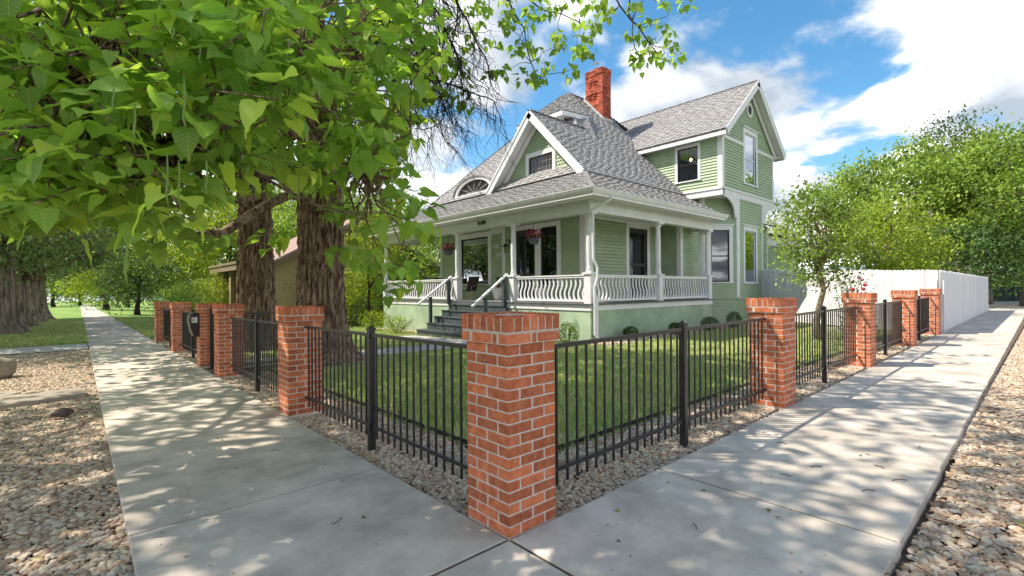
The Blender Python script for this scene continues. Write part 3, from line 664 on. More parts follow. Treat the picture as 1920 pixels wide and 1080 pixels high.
# walls: first floor
fF = Fr((WX, WYN), (WX, WY), (-1, 0))      # u = WYN - y
U = lambda y: WYN - y
wall(fF, FZ, 4.1, [(U(16.46), U(14.46), 1.70, 3.80), (U(12.62), U(11.50), FZ, 3.86), (U(11.18), U(10.33), 1.60, 3.86)])
window(fF, U(16.46), U(14.46), 1.70, 3.80, fw=.22, head=.22, sash=SASHB, pane=GLASSR, rail=None, sw=.06, cap=False)
window(fF, U(11.18), U(10.33), 1.60, 3.86, fw=.2, head=.18, sash=SASHB, pane=GLASSD, rail=.52, sw=.045, cap=False, label='narrow dark-sashed window with a lamp glowing inside')
tr = MB(); fF.bx(tr, U(13.50), U(13.31), .0, .045, FZ, 4.1); fF.bx(tr, 0, .12, .0, .045, FZ, 4.1); fF.bx(tr, fF.L - .20, fF.L + .03, .0, .05, FZ, 4.1); fF.bx(tr, U(14.24), U(13.52), .0, .055, 3.86, 4.1)
put('corner_board', tr, WHITE, HOUSE)
dfm = MB(); fF.bx(dfm, U(12.62) - .14, U(12.62), -.05, .05, FZ, 4.04); fF.bx(dfm, U(11.50), U(11.50) + .11, -.05, .05, FZ, 4.04); fF.bx(dfm, U(12.62), U(11.50), -.05, .045, 3.86, 4.04)
dr = MB(); fF.bx(dr, U(12.60), U(12.48), -.06, -.015, FZ, 3.84); fF.bx(dr, U(11.64), U(11.52), -.06, -.015, FZ, 3.84)
for a, b in ((FZ, 1.30), (1.9, 2.06), (3.62, 3.84)): fF.bx(dr, U(12.48), U(11.64), -.06, -.015, a, b)
fF.bx(dr, U(12.48), U(11.64), -.05, -.03, 1.30, 1.9)
D1 = put('front_door', dr, DOOR, HOUSE); put('door_frame', dfm, WHITE, D1); put('pane', fF.bx(MB(), U(12.48), U(11.64), -.042, -.036, 2.06, 3.62), GLASSD, D1)
put('handle', MB().tube([fF.P(U(11.58), -.01, 2.02), fF.P(U(11.58), .05, 2.02), fF.P(U(11.58), .05, 1.92)], .012, 8), METAL, D1)
fS = Fr((WX, WY), (BX, WY), (0, -1))
wall(fS, FZ, 4.1, [(14.32 - WX, 15.60 - WX, FZ, 3.86)])
dfm = MB(); fS.bx(dfm, 14.32 - WX - .2, 14.32 - WX, -.05, .05, FZ, 4.04); fS.bx(dfm, 15.60 - WX, 15.60 - WX + .2, -.05, .05, FZ, 4.04); fS.bx(dfm, 14.32 - WX, 15.60 - WX, -.05, .045, 3.86, 4.04)
dr = MB(); a, b = 14.32 - WX, 15.60 - WX
for p in ((a + .01, a + .13, FZ, 3.84), (b - .13, b - .01, FZ, 3.84), (a + .13, b - .13, FZ, 1.25), (a + .13, b - .13, 2.36, 2.46), (a + .13, b - .13, 3.7, 3.84)): fS.bx(dr, p[0], p[1], -.055, -.015, p[2], p[3])
D2 = put('side_door', dr, DOOR, HOUSE); put('door_frame', dfm, WHITE, D2)
put('pane', fS.bx(MB(), a + .13, b - .13, -.04, -.034, 1.25, 2.36), GLASSD, D2); put('pane', fS.bx(MB(), a + .13, b - .13, -.04, -.034, 2.46, 3.7), GLASSD, D2)
tr = MB(); fS.bx(tr, -.052, .16, .0, .05, FZ, 4.1); fS.bx(tr, .16, fS.L - .0, .0, .04, 4.0, 4.1); put('corner_board', tr, WHITE, HOUSE)
fB = Fr((BX, WY), (BX, BY), (-1, 0)); wall(fB, FZ, 4.1)
fB2 = Fr((BX, BY), (18.55, BY), (0, -1)); wall(fB2, FZ, 4.1)
tr = MB(); fB.bx(tr, fB.L - .14, fB.L + .045, .0, .045, FZ, 4.1); fB2.bx(tr, .0, .13, .0, .045, FZ, 4.1); fB.bx(tr, 0, .08, 0, .045, FZ, 4.1); put('corner_board', tr, WHITE, HOUSE)
# tower: canted lower storey
TX0, TX1, TY = 18.16, 23.70, 7.0
fC = Fr((18.55, 8.05), (19.6, 7.0), (-1, -1)); fT = Fr((19.6, 7.0), (22.3, 7.0), (0, -1)); fC2 = Fr((22.3, 7.0), (23.4, 8.1), (1, -1)); fL = Fr((18.55, 12.0), (18.55, 8.05), (-1, 0)); fE = Fr((23.4, 8.1), (23.4, 14), (1, 0))
cl = fC.L; c0, c1 = cl * .5 - .39, cl * .5 + .39
wall(fC, -.25, 5.36, [(c0, c1, 1.70, 3.98)]); window(fC, c0, c1, 1.70, 3.98, fw=.15, head=.2, sash=SASHB, pane=GLASSD, rail=.5, sw=.045)
wall(fT, -.25, 5.36, [(.72, 1.92, 1.66, 4.0)]); window(fT, .72, 1.92, 1.66, 4.0, fw=.15, head=.22, sash=WHITE, pane=GLASSR, rail=None, sw=.04)
wall(fC2, -.25, 5.36); wall(fL, 4.1, 5.36); wall(fE, -.25, 5.36, boards=False)
tr = MB()
for fr, u0, u1 in ((fC, cl - .05, cl + .02), (fT, -.02, .16), (fT, fT.L - .09, fT.L + .02), (fC2, -.02, .06), (fC, -.02, .09), (fL, fL.L - .12, fL.L + .02)): fr.bx(tr, u0, u1, .0, .05, 1.0 if fr is not fL else 4.3, 5.36)
put('corner_board', tr, WHITE, HOUSE)
wt = MB(); fC.bx(wt, -.03, cl + .02, 0, .07, .95, 1.02); fT.bx(wt, -.03, fT.L + .03, 0, .07, .95, 1.02); fC2.bx(wt, 0, fC2.L, 0, .07, .95, 1.02); put('water_table', wt, GRN, HOUSE)
# scalloped shingle rows on the base
def scales(fr, u0, u1, z0, z1, w=.155, ex=.13, inside=None, name='scale_shingles', pointed=True, th=.028):
    m_ = MB(); k = 0
    while z0 + k * ex < z1:
        z = z0 + k * ex; u = u0 - (w / 2 if k % 2 else 0)
        while u < u1:
            uc, zc = u + w / 2, z + ex / 2
            if u >= u0 - w * .6 and u + w <= u1 + w * .6 and (inside is None or inside(uc, zc)):
                g = .004; a, b = u + g, u + w - g; dz = ex * .42
                pts = [(a, z + ex + .01), (a, z + dz), (u + w * .28, z + .012), (u + w / 2, z), (u + w * .72, z + .012), (b, z + dz), (b, z + ex + .01)]
                n_ = len(pts); j = len(m_.v)
                m_.v += [tuple(fr.P(p[0], th if p[1] < z + ex else .004, p[1])) for p in pts] + [tuple(fr.P(p[0], 0, p[1])) for p in pts]
                m_.f.append(tuple(range(j, j + n_))); m_.f += [(j + i, j + (i + 1) % n_, j + n_ + (i + 1) % n_, j + n_ + i) for i in range(n_)]
            u += w
        k += 1
    return put(name, m_, GRN, HOUSE, kind='stuff')
scales(fC, .1, cl - .1, .45, .70, w=.2, ex=.12); scales(fC, .1, cl - .1, .05, .25, w=.2, ex=.12); scales(fT, .1, fT.L - .1, .45, .70, w=.2, ex=.12)
# upper box
fU = Fr((TX0, 13.0), (TX0, TY), (-1, 0)); fV = Fr((TX0, TY), (TX1, TY), (0, -1)); fW = Fr((TX1, TY), (TX1, 14), (1, 0))
UU = lambda y: 13.0 - y
wall(fU, 5.68, 7.95, [(UU(8.98), UU(8.03), 6.16, 7.62)]); window(fU, UU(8.98), UU(8.03), 6.16, 7.62, fw=.12, head=.12, sash=SASHB, pane=GLASSD, rail=.5, cap=False, sw=.045, label='upper window with dark sash and a small bulb lit inside')
VX = lambda x: x - TX0
wall(fV, 5.68, 7.78, [(VX(20.38), VX(21.60), 6.12, 8.42)]); wall(fW, 5.68, 7.9, boards=False)
window(fV, VX(20.38), VX(21.60), 6.12, 8.42, fw=.17, head=.2, sash=WHITE, pane=GLASSR, rail=.5, sw=.06, label='tall white-sashed upper window reflecting the blue sky')
AP = 20.93; RZ = 10.75; rs_ = (RZ - 7.95) / (AP - 17.7)     # roof slope of the tower
gin = lambda u, z: abs(u - VX(AP)) < (RZ - .22 - z) / rs_ and not (VX(20.2) < u < VX(21.78) and z < 8.66) and (u - VX(AP)) ** 2 + (z - 9.52) ** 2 > .12
gb = MB(); ax_ = VX(AP); zt = RZ - .25
for (ua, ub, za) in ((0, VX(20.38), 7.78), (VX(21.60), fV.L, 7.78)):
    tf = lambda u: zt - abs(u - ax_) * rs_
    gb.prism([fV.P(ua, -.002, za), fV.P(ub, -.002, za), fV.P(ub, -.002, tf(ub)), fV.P(ua, -.002, max(za + .01, tf(ua)))], (0, .1, 0))
gb.prism([fV.P(VX(20.38), -.002, 8.42), fV.P(VX(21.60), -.002, 8.42), fV.P(VX(21.60), -.002, zt - .67 * rs_), fV.P(ax_, -.002, zt), fV.P(VX(20.38), -.002, zt - .55 * rs_)], (0, .1, 0))
put('wall', gb, GRNB, HOUSE); scales(fV, .05, fV.L - .05, 7.92, 10.6, inside=gin)
tr = MB(); fV.bx(tr, .0, VX(20.2), .0, .05, 7.76, 7.90); fV.bx(tr, VX(21.78), fV.L, .0, .05, 7.76, 7.90); fV.bx(tr, -.04, .16, .0, .045, 5.68, 7.76); fV.bx(tr, fV.L - .14, fV.L + .03, .0, .045, 5.68, 7.76); fU.bx(tr, fU.L - .16, fU.L + .0, .0, .045, 5.68, 7.95)
put('corner_board', tr, WHITE, HOUSE)
# overhang band, soffit and brackets
bd = MB(); fU.bx(bd, 0, fU.L + .06, -.10, .06, 5.34, 5.66); fV.bx(bd, -.0, fV.L + .06, -.10, .06, 5.34, 5.66); fU.bx(bd, 0, fU.L + .09, .06, .10, 5.60, 5.68); fV.bx(bd, -.1, fV.L + .1, .06, .10, 5.60, 5.68); fW.bx(bd, 0, 3, -.1, .06, 5.34, 5.66)
put('overhang_band', bd, WHITE, HOUSE)
sf = MB().box(TX0 + .02, TX1 - .02, TY + .02, 13.5, 5.36, 5.42); put('soffit', sf, WHITE, HOUSE)
def bracket(x0, x1, y):
    s = 1 if x1 > x0 else -1; pts = [(x0, y, 5.34)]; w = abs(x1 - x0)
    for k in range(9):
        t = k / 8; pts.append((x0 + s * w * (.06 + .72 * math.sin(t * math.pi / 2)), y, 5.30 - .72 * (1 - math.cos(t * math.pi / 2))))
    pts += [(x0 + s * w * .80, y, 4.46), (x0 + s * w * 1.0, y, 4.52), (x0 + s * w, y, 5.34)]
    return put('bracket', MB().prism(pts, (0, .06, 0)), WHITE, HOUSE)
bracket(TX0 - .03, 19.62, TY - .06); bracket(TX1 + .03, 22.28, TY - .06)
# round attic vent
vt = MB(); n_ = 20
for k in range(n_):
    a, b = 2 * math.pi * k / n_, 2 * math.pi * (k + 1) / n_
    q = [fV.P(ax_ + r * math.cos(t) * .95, n0, 9.52 + r * math.sin(t)) for n0 in (.0, .06) for r, t in ((.22, a), (.33, a), (.33, b), (.22, b))]
    vt.add(q, [(4, 5, 6, 7), (0, 1, 5, 4), (2, 3, 7, 6), (1, 2, 6, 5), (3, 0, 4, 7)])
V1 = put('attic_vent', vt, WHITE, HOUSE); put('vent_opening', MB().prism([fV.P(ax_ + .215 * math.cos(k * .314), .005, 9.52 + .22 * math.sin(k * .314)) for k in range(20)], (0, -.02, 0)), SASHB, V1)
# far and rear walls so that the house is closed
bk = MB(); bk.box(WX, WX + .1, WYN, WYN + .02, FZ, 4.1); bk.box(WX + .1, 24, WYN - .1, WYN, -.4, 5.6); bk.box(24, 24.1, 9, WYN, -.4, 5.6); bk.box(17.5, 24, 8.3, 8.4, FZ + .1, 4.0)
put('wall', bk, GRNB, HOUSE)
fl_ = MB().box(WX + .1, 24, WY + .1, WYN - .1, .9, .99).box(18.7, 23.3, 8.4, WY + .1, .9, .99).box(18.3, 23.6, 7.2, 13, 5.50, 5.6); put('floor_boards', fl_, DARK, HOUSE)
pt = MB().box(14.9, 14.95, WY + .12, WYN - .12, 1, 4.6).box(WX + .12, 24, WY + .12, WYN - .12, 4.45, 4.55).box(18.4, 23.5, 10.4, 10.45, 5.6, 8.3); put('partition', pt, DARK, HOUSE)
# low rear wing behind the tower
fR = Fr((23.4, 9.0), (28.3, 9.0), (0, -1)); fR3 = Fr((28.3, 9.9), (36.5, 9.9), (0, -1))
wall(fR, -.3, 5.0); wall(fR3, -.3, 4.1)
tr = MB(); fR.bx(tr, fR.L - .14, fR.L + .02, 0, .06, -.3, 5.0); fR3.bx(tr, 0, fR3.L, 0, .12, 4.1, 4.75); put('corner_board', tr, WHITE, HOUSE)
put('wall', MB().box(28.2, 28.3, 9.0, 10, -.3, 5.0).box(23.4, 28.3, 9.1, 14, 4.9, 5.0).box(28.3, 36.5, 9.95, 14, 4.7, 4.8), GRNB, HOUSE)

# ---------------------------------------------------------------- roofs with raised shingle tabs
TABS = []
def scan(poly, v):
    xs = []
    for (a, b), (c, d) in zip(poly, poly[1:] + poly[:1]):
        if (b <= v < d) or (d <= v < b): xs.append(a + (v - b) * (c - a) / (d - b))
    xs.sort(); return list(zip(xs[::2], xs[1::2]))
def roof(pts, seed=1, th=.07, name='roof_slope', ex=.165):
    P = [Vector(p) for p in pts]; e = (P[1] - P[0]).normalized(); nrm = e.cross(P[-1] - P[0]).normalized()
    if nrm.z < 0: nrm = -nrm
    s = nrm.cross(e).normalized()
    if s.z < 0: s = -s
    th = min(th, .05); o = put(name, MB().prism([p - nrm * (th + .002) for p in P], nrm * th), ROOFB, HOUSE)
    poly = [((p - P[0]).dot(e), (p - P[0]).dot(s)) for p in P]; vmax = max(q[1] for q in poly); r_ = random.Random(seed)
    v = -.02; V = []; F_ = []; T = []
    while v < vmax:
        for a, b in scan(poly, max(v + ex * .5, .001)):
            u = a + r_.uniform(-.3, 0)
            raised = r_.random() < .5
            while u < b:
                w = r_.uniform(.22, .34) if raised else r_.uniform(.12, .20)
                x0, x1 = max(u, a), min(u + w, b)
                if x1 - x0 > .02:
                    hh = r_.uniform(.030, .038) if raised else r_.uniform(.008, .012); j = len(V)
                    q = [(x0, v, hh), (x1, v, hh), (x1, v + ex * 1.02, hh * .25 + .001), (x0, v + ex * 1.02, hh * .25 + .001), (x0, v, 0), (x1, v, 0), (x1, v + ex, 0), (x0, v + ex, 0)]
                    V += [tuple(P[0] + e * a_ + s * b_ + nrm * c_) for a_, b_, c_ in q]
                    fc = [(0, 1, 2, 3), (4, 5, 1, 0), (5, 6, 2, 1), (7, 4, 0, 3)]
                    F_ += [tuple(i + j for i in f) for f in fc]; T += [min(1, max(0, (r_.gauss(.64, .07) if raised else r_.gauss(.26, .06))))] * 8  # recessed tabs tinted darker: shadow dashes between raised tabs put into the colour
                u += w + .003; raised = not raised
        v += ex
    me = bpy.data.meshes.new('shingles'); me.from_pydata(V, [], F_); at_ = me.attributes.new('tint', 'FLOAT', 'POINT'); at_.data.foreach_set('value', T)
    put('shingles', me, ROOF, o, kind='stuff'); return o
def caps(a, b, w=.13):
    a, b = Vector(a), Vector(b); n = int((b - a).length / .2); m_ = MB()
    for i in range(n):
        p, q = a.lerp(b, i / n), a.lerp(b, (i + 1.25) / n if i < n - 1 else 1); m_.bar(p + Vector((0, 0, .028)), q + Vector((0, 0, .014)), w, .022)
    me = m_.mesh('ridge_caps'); at_ = me.attributes.new('tint', 'FLOAT', 'POINT'); r_ = random.Random(3); at_.data.foreach_set('value', [v for i in range(n) for v in [r_.uniform(.3, .7)] * 8]); put('ridge_caps', me, ROOF, HOUSE)
EZ = 4.36; GX, GY = XF - .55, YS - .55; HX, HY, HZ2 = 11.30, 8.70, 5.56; NYE = YN + .45
roof([(GX, NYE, EZ), (GX, GY, EZ), (HX, HY, HZ2), (HX, 18.9, HZ2)], 1)                      # porch roof, street front
roof([(GX, GY, EZ), (17.62, GY, EZ), (17.62, HY + .2, HZ2 + .09), (HX + .18, HY + .2, HZ2 + .09), (HX, HY, HZ2)], 2)   # porch roof, side
roof([(HX, 18.9, HZ2), (GX, NYE, EZ), (24, NYE, EZ), (24, 18.9, HZ2)][1:] + [(HX, 18.9, HZ2)], 3)
MS = (11.4 - 5.62) / (14.2 - 8.7); A1, A2 = (16.8, 14.2, 11.4), (18.4, 14.2, 11.4)
gzR = 5.62 + (11.35 - 8.7) * MS
hipx = HX + (11.35 - 8.7) * (A1[0] - HX) / (14.2 - 8.7)
roof([(11.22, 8.66, 5.58), (19.0, 8.66, 5.58), (19.0, 14.2, 11.4), A1, (hipx, 11.35, gzR), (11.22, 11.35, gzR)], 4, th=.10)   # big side slope with the gable's near side
roof([(HX, 18.9, 5.62), (HX, 8.7, 5.62), A1], 5)                                             # front hip slope
roof([(24.0, 18.9, 5.62), (HX, 18.9, 5.62), A1, A2], 6); roof([(24, 8.7, 5.62), (24, 18.9, 5.62), A2], 7)
roof([(11.22, 14.04, 5.58), (11.22, 11.35, gzR), (hipx, 11.35, gzR), (HX + .2, 14.04, 5.58)][::-1][:1] + [(11.22, 14.04, 5.58), (11.22, 11.35, gzR), (hipx, 11.35, gzR)], 8, th=.10)
roof([(17.70, 16, 7.95), (17.70, 6.6, 7.95), (AP, 6.6, RZ), (AP, 16, RZ)], 9, th=.09)
roof([(24.16, 6.6, 7.95), (24.16, 16, 7.95), (AP, 16, RZ), (AP, 6.6, RZ)], 10, th=.09)
roof([(23.9, 8.55, 5.0), (28.8, 8.55, 5.0), (28.8, 12, 6.2), (23.9, 12, 6.2)], 11); roof([(28.3, 9.5, 4.8), (36.9, 9.5, 4.8), (36.9, 13, 5.6), (28.3, 13, 5.6)], 12)
put('roof_back', MB().box(24, 24.1, 9, 18.5, 4.5, 8), ROOFB, HOUSE)
caps((GX, GY, EZ), (HX, HY, HZ2)); caps((11.22, 11.35, gzR), (hipx + .6, 11.35, gzR)); caps(A1, A2); caps((AP, 6.6, RZ), (AP, 14, RZ)); caps((GX, NYE, EZ), (HX, 18.9, HZ2)); caps(A1, (HX, 18.9, 5.62)); caps(A1, (hipx, 11.35, gzR))
# fascia, gutters, soffits
g = MB()
def gutter(a, b, nx, ny):
    a, b = Vector(a), Vector(b); d = (b - a).normalized(); n_ = Vector((nx, ny, 0)); prof = [(.0, -.13), (.03, -.13), (.075, -.05), (.085, -.0), (.10, .0), (.10, .015), (.0, .015)]
    vs_ = [p + n_ * q[0] + Vector((0, 0, q[1])) + (d * (q[0] if e_ else -q[0]) if True else 0) for p, e_ in ((a, 0), (b, 1)) for q in prof]; k = len(prof)
    g.add(vs_, [tuple(range(k)), tuple(range(k, 2 * k))[::-1]] + [(i, (i + 1) % k, k + (i + 1) % k, k + i) for i in range(k)])
gutter((GX, NYE, EZ + .015), (GX, GY, EZ + .015), -1, 0); gutter((GX, GY, EZ + .015), (17.62, GY, EZ + .015), 0, -1)
put('gutter', g, WHITE, HOUSE); put('fascia', MB().box(GX, GX + .02, GY, NYE, 4.165, EZ - .02).box(GX + .02, 17.6, GY, GY + .02, 4.165, EZ - .02), WHITE, HOUSE)
sf = MB(); SZ = 4.16
sf.box(GX + .01, XF + .02, GY + .01, NYE - .02, SZ, SZ + .03); sf.box(XF + .02, 17.60, GY + .01, YS + .02, SZ, SZ + .03); sf.box(XF + .02, 17.6, YN, NYE - .02, SZ, SZ + .03)
put('soffit', sf, WHITE, HOUSE)
put('soffit', MB().prism([(17.58, GY, SZ), (17.58, GY, EZ), (17.58, 8.7, HZ2 - .05), (17.58, 8.7, SZ)], (.04, 0, 0)), WHITE, HOUSE)
bm_ = MB(); BZ = 3.81
bm_.box(XF, XF + .24, YS, YN, BZ, 4.16).box(XF + .24, XE + .2, YS, YS + .24, BZ, 4.16).box(XF + .24, WX + .1, YN - .24, YN, BZ, 4.16).box(XE - .03, XE + .2, YS + .24, 8.04, BZ, 4.16)
bm_.box(XF - .03, XF + .0, YS - .03, YN + .03, BZ + .28, BZ + .345).box(XF, XE + .2, YS - .03, YS, BZ + .28, BZ + .345)
bm_.box(XF - .018, XF, YS - .018, YN, BZ + .0, BZ + .06).box(XF, XE + .2, YS - .018, YS, BZ, BZ + .06)
put('porch_beam', bm_, WHITE, HOUSE)
put('porch_ceiling', MB().box(XF + .24, WX, YS + .24, YN - .24, 4.10, 4.13).box(WX, XE - .03, YS + .24, WY, 4.10, 4.13), WHITE, HOUSE)
dn = MB(); y = YS - .02
while y < YN: dn.box(XF - .075, XF - .03, y, y + .045, 4.07, 4.155); y += .09
x = XF
while x < XE + .15: dn.box(x, x + .045, YS - .075, YS - .03, 4.07, 4.155); x += .09
put('dentil_moulding', dn, WHITE, HOUSE, kind='stuff')
pq = put('number_plaque', MB().box(XF - .055, XF - .03, 12.15, 12.62, 4.0 - .05, 4.0 + .13), mat('dark_green_plaque', (.05, .065, .03), .5), HOUSE)
# tower eaves: fascia + gable rake boards
rk = MB()
def rake(p, q, w=.20, th=.05, n_=(0, -1, 0), drop=.0):
    p, q = Vector(p), Vector(q); d = (q - p).normalized(); up = Vector(n_).cross(d)
    if up.z < 0: up = -up
    rk.prism([p - up * drop, q - up * drop, q - up * (w + drop), p - up * (w + drop)], Vector(n_) * th)
for s in (-1, 1): rake((AP + s * 3.26, 6.6, 7.93), (AP, 6.6, RZ - .01), .24); rake((AP + s * 3.0, 6.93, 7.93 - .05), (AP, 6.93, RZ - .24), .22, .05)
fs_ = MB().box(17.72, 17.76, 6.62, 12.9, 7.72, 7.90).box(17.76, TX0, 6.62, 13, 7.80, 7.83).box(TX1, 24.1, 6.62, 13, 7.80, 7.83).box(24.1, 24.14, 6.62, 13, 7.72, 7.9)
for s in (-1, 1): rk.prism([(AP + s * 3.2, 6.62, 7.80), (AP, 6.62, RZ - .13), (AP, 6.62, RZ - .16), (AP + s * 3.2, 6.62, 7.77)], (0, .37, 0))
for s in (-1, 1): rake((AP + s * 3.28, 6.57, 7.97), (AP, 6.57, RZ + .03), .07, .03)
put('rake_board', rk, WHITE, HOUSE); put('fascia', fs_, WHITE, HOUSE)
# front gable: scalloped wall, latticed window, deep rakes
GXW = 11.72; fG = Fr((GXW, 14.6), (GXW, 8.1), (-1, 0)); UG = lambda y: 14.6 - y; ga = UG(11.35); gt = gzR - .30
gw0, gw1, gz0, gz1 = UG(11.92), UG(10.60), 5.98, 6.74
gins = lambda u, z: abs(u - ga) < (gt - z) / MS - .04 and not (gw0 - .14 < u < gw1 + .14 and gz0 - .1 < z < gz1 + .24)
gb = MB(); hw = lambda z: (gt - z) / MS
def tz(u): return gt - abs(u - ga) * MS
for ua, ub in ((ga - 2.1, gw0), (gw1, ga + 2.1)): gb.prism([fG.P(ua, 0, 5.4), fG.P(ub, 0, 5.4), fG.P(ub, 0, tz(ub)), fG.P(ua, 0, max(5.42, tz(ua)))], (.1, 0, 0))
gb.prism([fG.P(gw0, 0, 5.4), fG.P(gw1, 0, 5.4), fG.P(gw1, 0, gz0), fG.P(gw0, 0, gz0)], (.1, 0, 0)); gb.prism([fG.P(gw0, 0, gz1), fG.P(gw1, 0, gz1), fG.P(gw1, 0, tz(gw1)), fG.P(ga, 0, gt), fG.P(gw0, 0, tz(gw0))], (.1, 0, 0))
put('wall', gb, GRNB, HOUSE); scales(fG, .4, fG.L - .4, 5.5, 8.1, inside=gins)
window(fG, gw0, gw1, gz0, gz1, fw=.16, head=.18, sash=SASHB, pane=GLASSD, rail=None, grid=(7, 3), sw=.04, cap=False, label='small latticed attic window of seven by three panes'); put('partition', MB().box(GXW + .5, GXW + .55, 10.3, 12.4, 5.7, 6.95), DARK, HOUSE)
rk = MB()
for s in (-1, 1):
    rake((11.22, 11.35 + s * 2.72, 5.56), (11.22, 11.35, gzR), .26, .05, (-1, 0, 0)); rake((11.17, 11.35 + s * 2.74, 5.60), (11.17, 11.35, gzR + .04), .08, .03, (-1, 0, 0)); rake((GXW - .06, 11.35 + s * 2.4, 5.62), (GXW - .06, 11.35, gzR - .22), .2, .05, (-1, 0, 0))
    rk.prism([(11.22, 11.35 + s * 2.7, 5.44), (11.22, 11.35, gzR - .15), (11.22, 11.35, gzR - .18), (11.22, 11.35 + s * 2.7, 5.41)], (.5, 0, 0))
put('rake_board', rk, WHITE, HOUSE)
put('eave_edge', MB().box(11.3, 18.1, 8.62, 8.68, 5.50, 5.58), ROOFB, HOUSE)
# arched dormer on the front slope
ar = MB(); op = MB(); yc, hw_, rise, zb = 15.3, 1.42, .78, 5.80; xs_ = 11.42; n_ = 16
arc = [(yc + hw_ * math.cos(math.pi * k / n_), zb + rise * math.sin(math.pi * k / n_)) for k in range(n_ + 1)]; arci = [(yc + (hw_ - .18) * math.cos(math.pi * k / n_), zb + (rise - .16) * math.sin(math.pi * k / n_)) for k in range(n_ + 1)]
for k in range(n_):
    (a, b), (c, d), (e_, f_), (g_, h_) = arc[k], arc[k + 1], arci[k + 1], arci[k]
    ar.prism([(xs_, a, b), (xs_, c, d), (xs_, e_, f_), (xs_, g_, h_)], (.12, 0, 0))
DM = put('dormer', ar, WHITE, HOUSE, label='low arched dormer with white trim')
op.prism([(xs_ + .10, a, b) for a, b in arci], (.02, 0, 0)); put('opening', op, SASHB, DM)
gl = MB(); [gl.bar((xs_ + .08, yc, zb), (xs_ + .08, yc + (hw_ - .25) * math.cos(t), zb + (rise - .23) * math.sin(t)), .02, .02) for t in (.6, 1.1, 1.57, 2.04, 2.54)]; put('fan_lattice', gl, mat('lattice_pale', (.35, .34, .33), .6), DM)
dv = []; df = []
for k, (a, b) in enumerate(arc): dv += [(xs_ - .06, yc + (a - yc) * 1.04, b + .03), (xs_ + 1.6, yc + (a - yc) * 1.04, b + .03)]
for k in range(n_): df.append((2 * k, 2 * k + 2, 2 * k + 3, 2 * k + 1))
dv += [(v[0], v[1], v[2] - .05) for v in dv]; q_ = 2 * n_ + 2; df += [tuple(i + q_ for i in f)[::-1] for f in df[:n_]] + [(2 * k, 2 * k + q_, 2 * k + 2 + q_, 2 * k + 2) for k in range(n_)]
me = bpy.data.meshes.new('dormer_roof'); me.from_pydata(dv, [], df); a_ = me.attributes.new('tint', 'FLOAT', 'POINT'); a_.data.foreach_set('value', [.5] * len(dv)); put('dormer_roof', me, ROOF, DM)
put('sill', MB().box(xs_ - .04, xs_ + .1, yc - hw_, yc + hw_, zb - .06, zb), WHITE, DM)
# flared attic dormer at the top of the hip
dx0, dy0 = 13.82, 12.0
roof([(dx0, 14.9, 9.27), (dx0, dy0, 9.27), (16.78, 14.2, 11.46), (16.78, 14.6, 11.46)], 21, th=.05, name='dormer_roof'); roof([(dx0, dy0, 9.27), (15.6, dy0, 9.40), (16.95, 14.2, 11.46), (16.78, 14.2, 11.46)], 22, th=.05, name='dormer_roof')
DF = MB().box(dx0 - .02, dx0 + .03, dy0 - .02, 14.9, 9.03, 9.22).prism([(dx0 + .03, dy0 - .02, 9.03), (15.62, dy0 - .02, 9.16), (15.62, dy0 - .02, 9.36), (dx0 + .03, dy0 - .02, 9.23)], (0, .05, 0)).box(dx0 + .03, 15.4, dy0 + .03, 14.9, 9.08, 9.11)
put('dormer_fascia', DF, WHITE, HOUSE)
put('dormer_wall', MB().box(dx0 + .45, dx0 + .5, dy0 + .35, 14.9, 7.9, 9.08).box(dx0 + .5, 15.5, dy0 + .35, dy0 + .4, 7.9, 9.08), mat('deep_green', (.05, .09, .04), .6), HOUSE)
put('dormer_frame', MB().box(dx0 + .40, dx0 + .45, dy0 + .30, dy0 + .42, 7.9, 9.08).box(dx0 + .4, dx0 + .45, dy0 + .42, 14.9, 8.93, 9.08), WHITE, HOUSE)
roof([(13.95, 11.75, 8.45), (14.64, 10.8, 7.86), (15.45, 11.95, 9.33)], 23, th=.04, name='dormer_roof')
# chimney
ck = root('brick_chimney', 'tall red brick chimney with sunken panels rising through the grey roof', 'chimney', (17.8, 12.86, 9.5))
cb = MB(); T = []; r_ = random.Random(4); cx0, cx1, cy0, cy1, cz0, cz1 = 17.8, 18.5, 12.86, 13.97, 8.6, 12.65
ch_ = .075; k = 0
def recess(y, z): 
    return any(a < y < b and c < z < d for a, b in ((13.08, 13.30), (13.48, 13.72)) for c, d in ((11.10, 11.42), (11.75, 12.07)))
while cz0 + k * ch_ < cz1 - .05:
    z = cz0 + k * ch_; off = (k % 2) * .11; top = .035 if z > cz1 - .33 else 0
    y = cy0 - off
    while y < cy1:
        a, b = max(y, cy0), min(y + .21, cy1)
        if b - a > .03: d = .055 if recess((a + b) / 2, z + .03) else 0; cb.box(cx0 - top + d, cx0 + .1, a + .005, b - .005, z, z + ch_ - .011); T += [r_.random()] * 8
        y += .22
    x = cx0 - (.11 - off)
    while x < cx1:
        a, b = max(x, cx0 + .0), min(x + .21, cx1)
        if b - a > .03: cb.box(a + .005, b - .005, cy0 - .002 - top, cy0 + .1, z, z + ch_ - .011); T += [r_.random()] * 8
        x += .22
    k += 1
me = cb.mesh('brickwork'); a_ = me.attributes.new('tint', 'FLOAT', 'POINT'); a_.data.foreach_set('value', T); put('brickwork', me, BRICKJ, ck, kind='stuff')
put('mortar_core', MB().box(cx0 + .075, cx1 - .01, cy0 + .01, cy1 - .01, cz0, cz1 - .03).box(cx0 + .01, cx0 + .075, cy0 + .01, cy1 - .01, cz0, 11.0), mat('chimney_mortar', (.34, .20, .15), .9), ck)
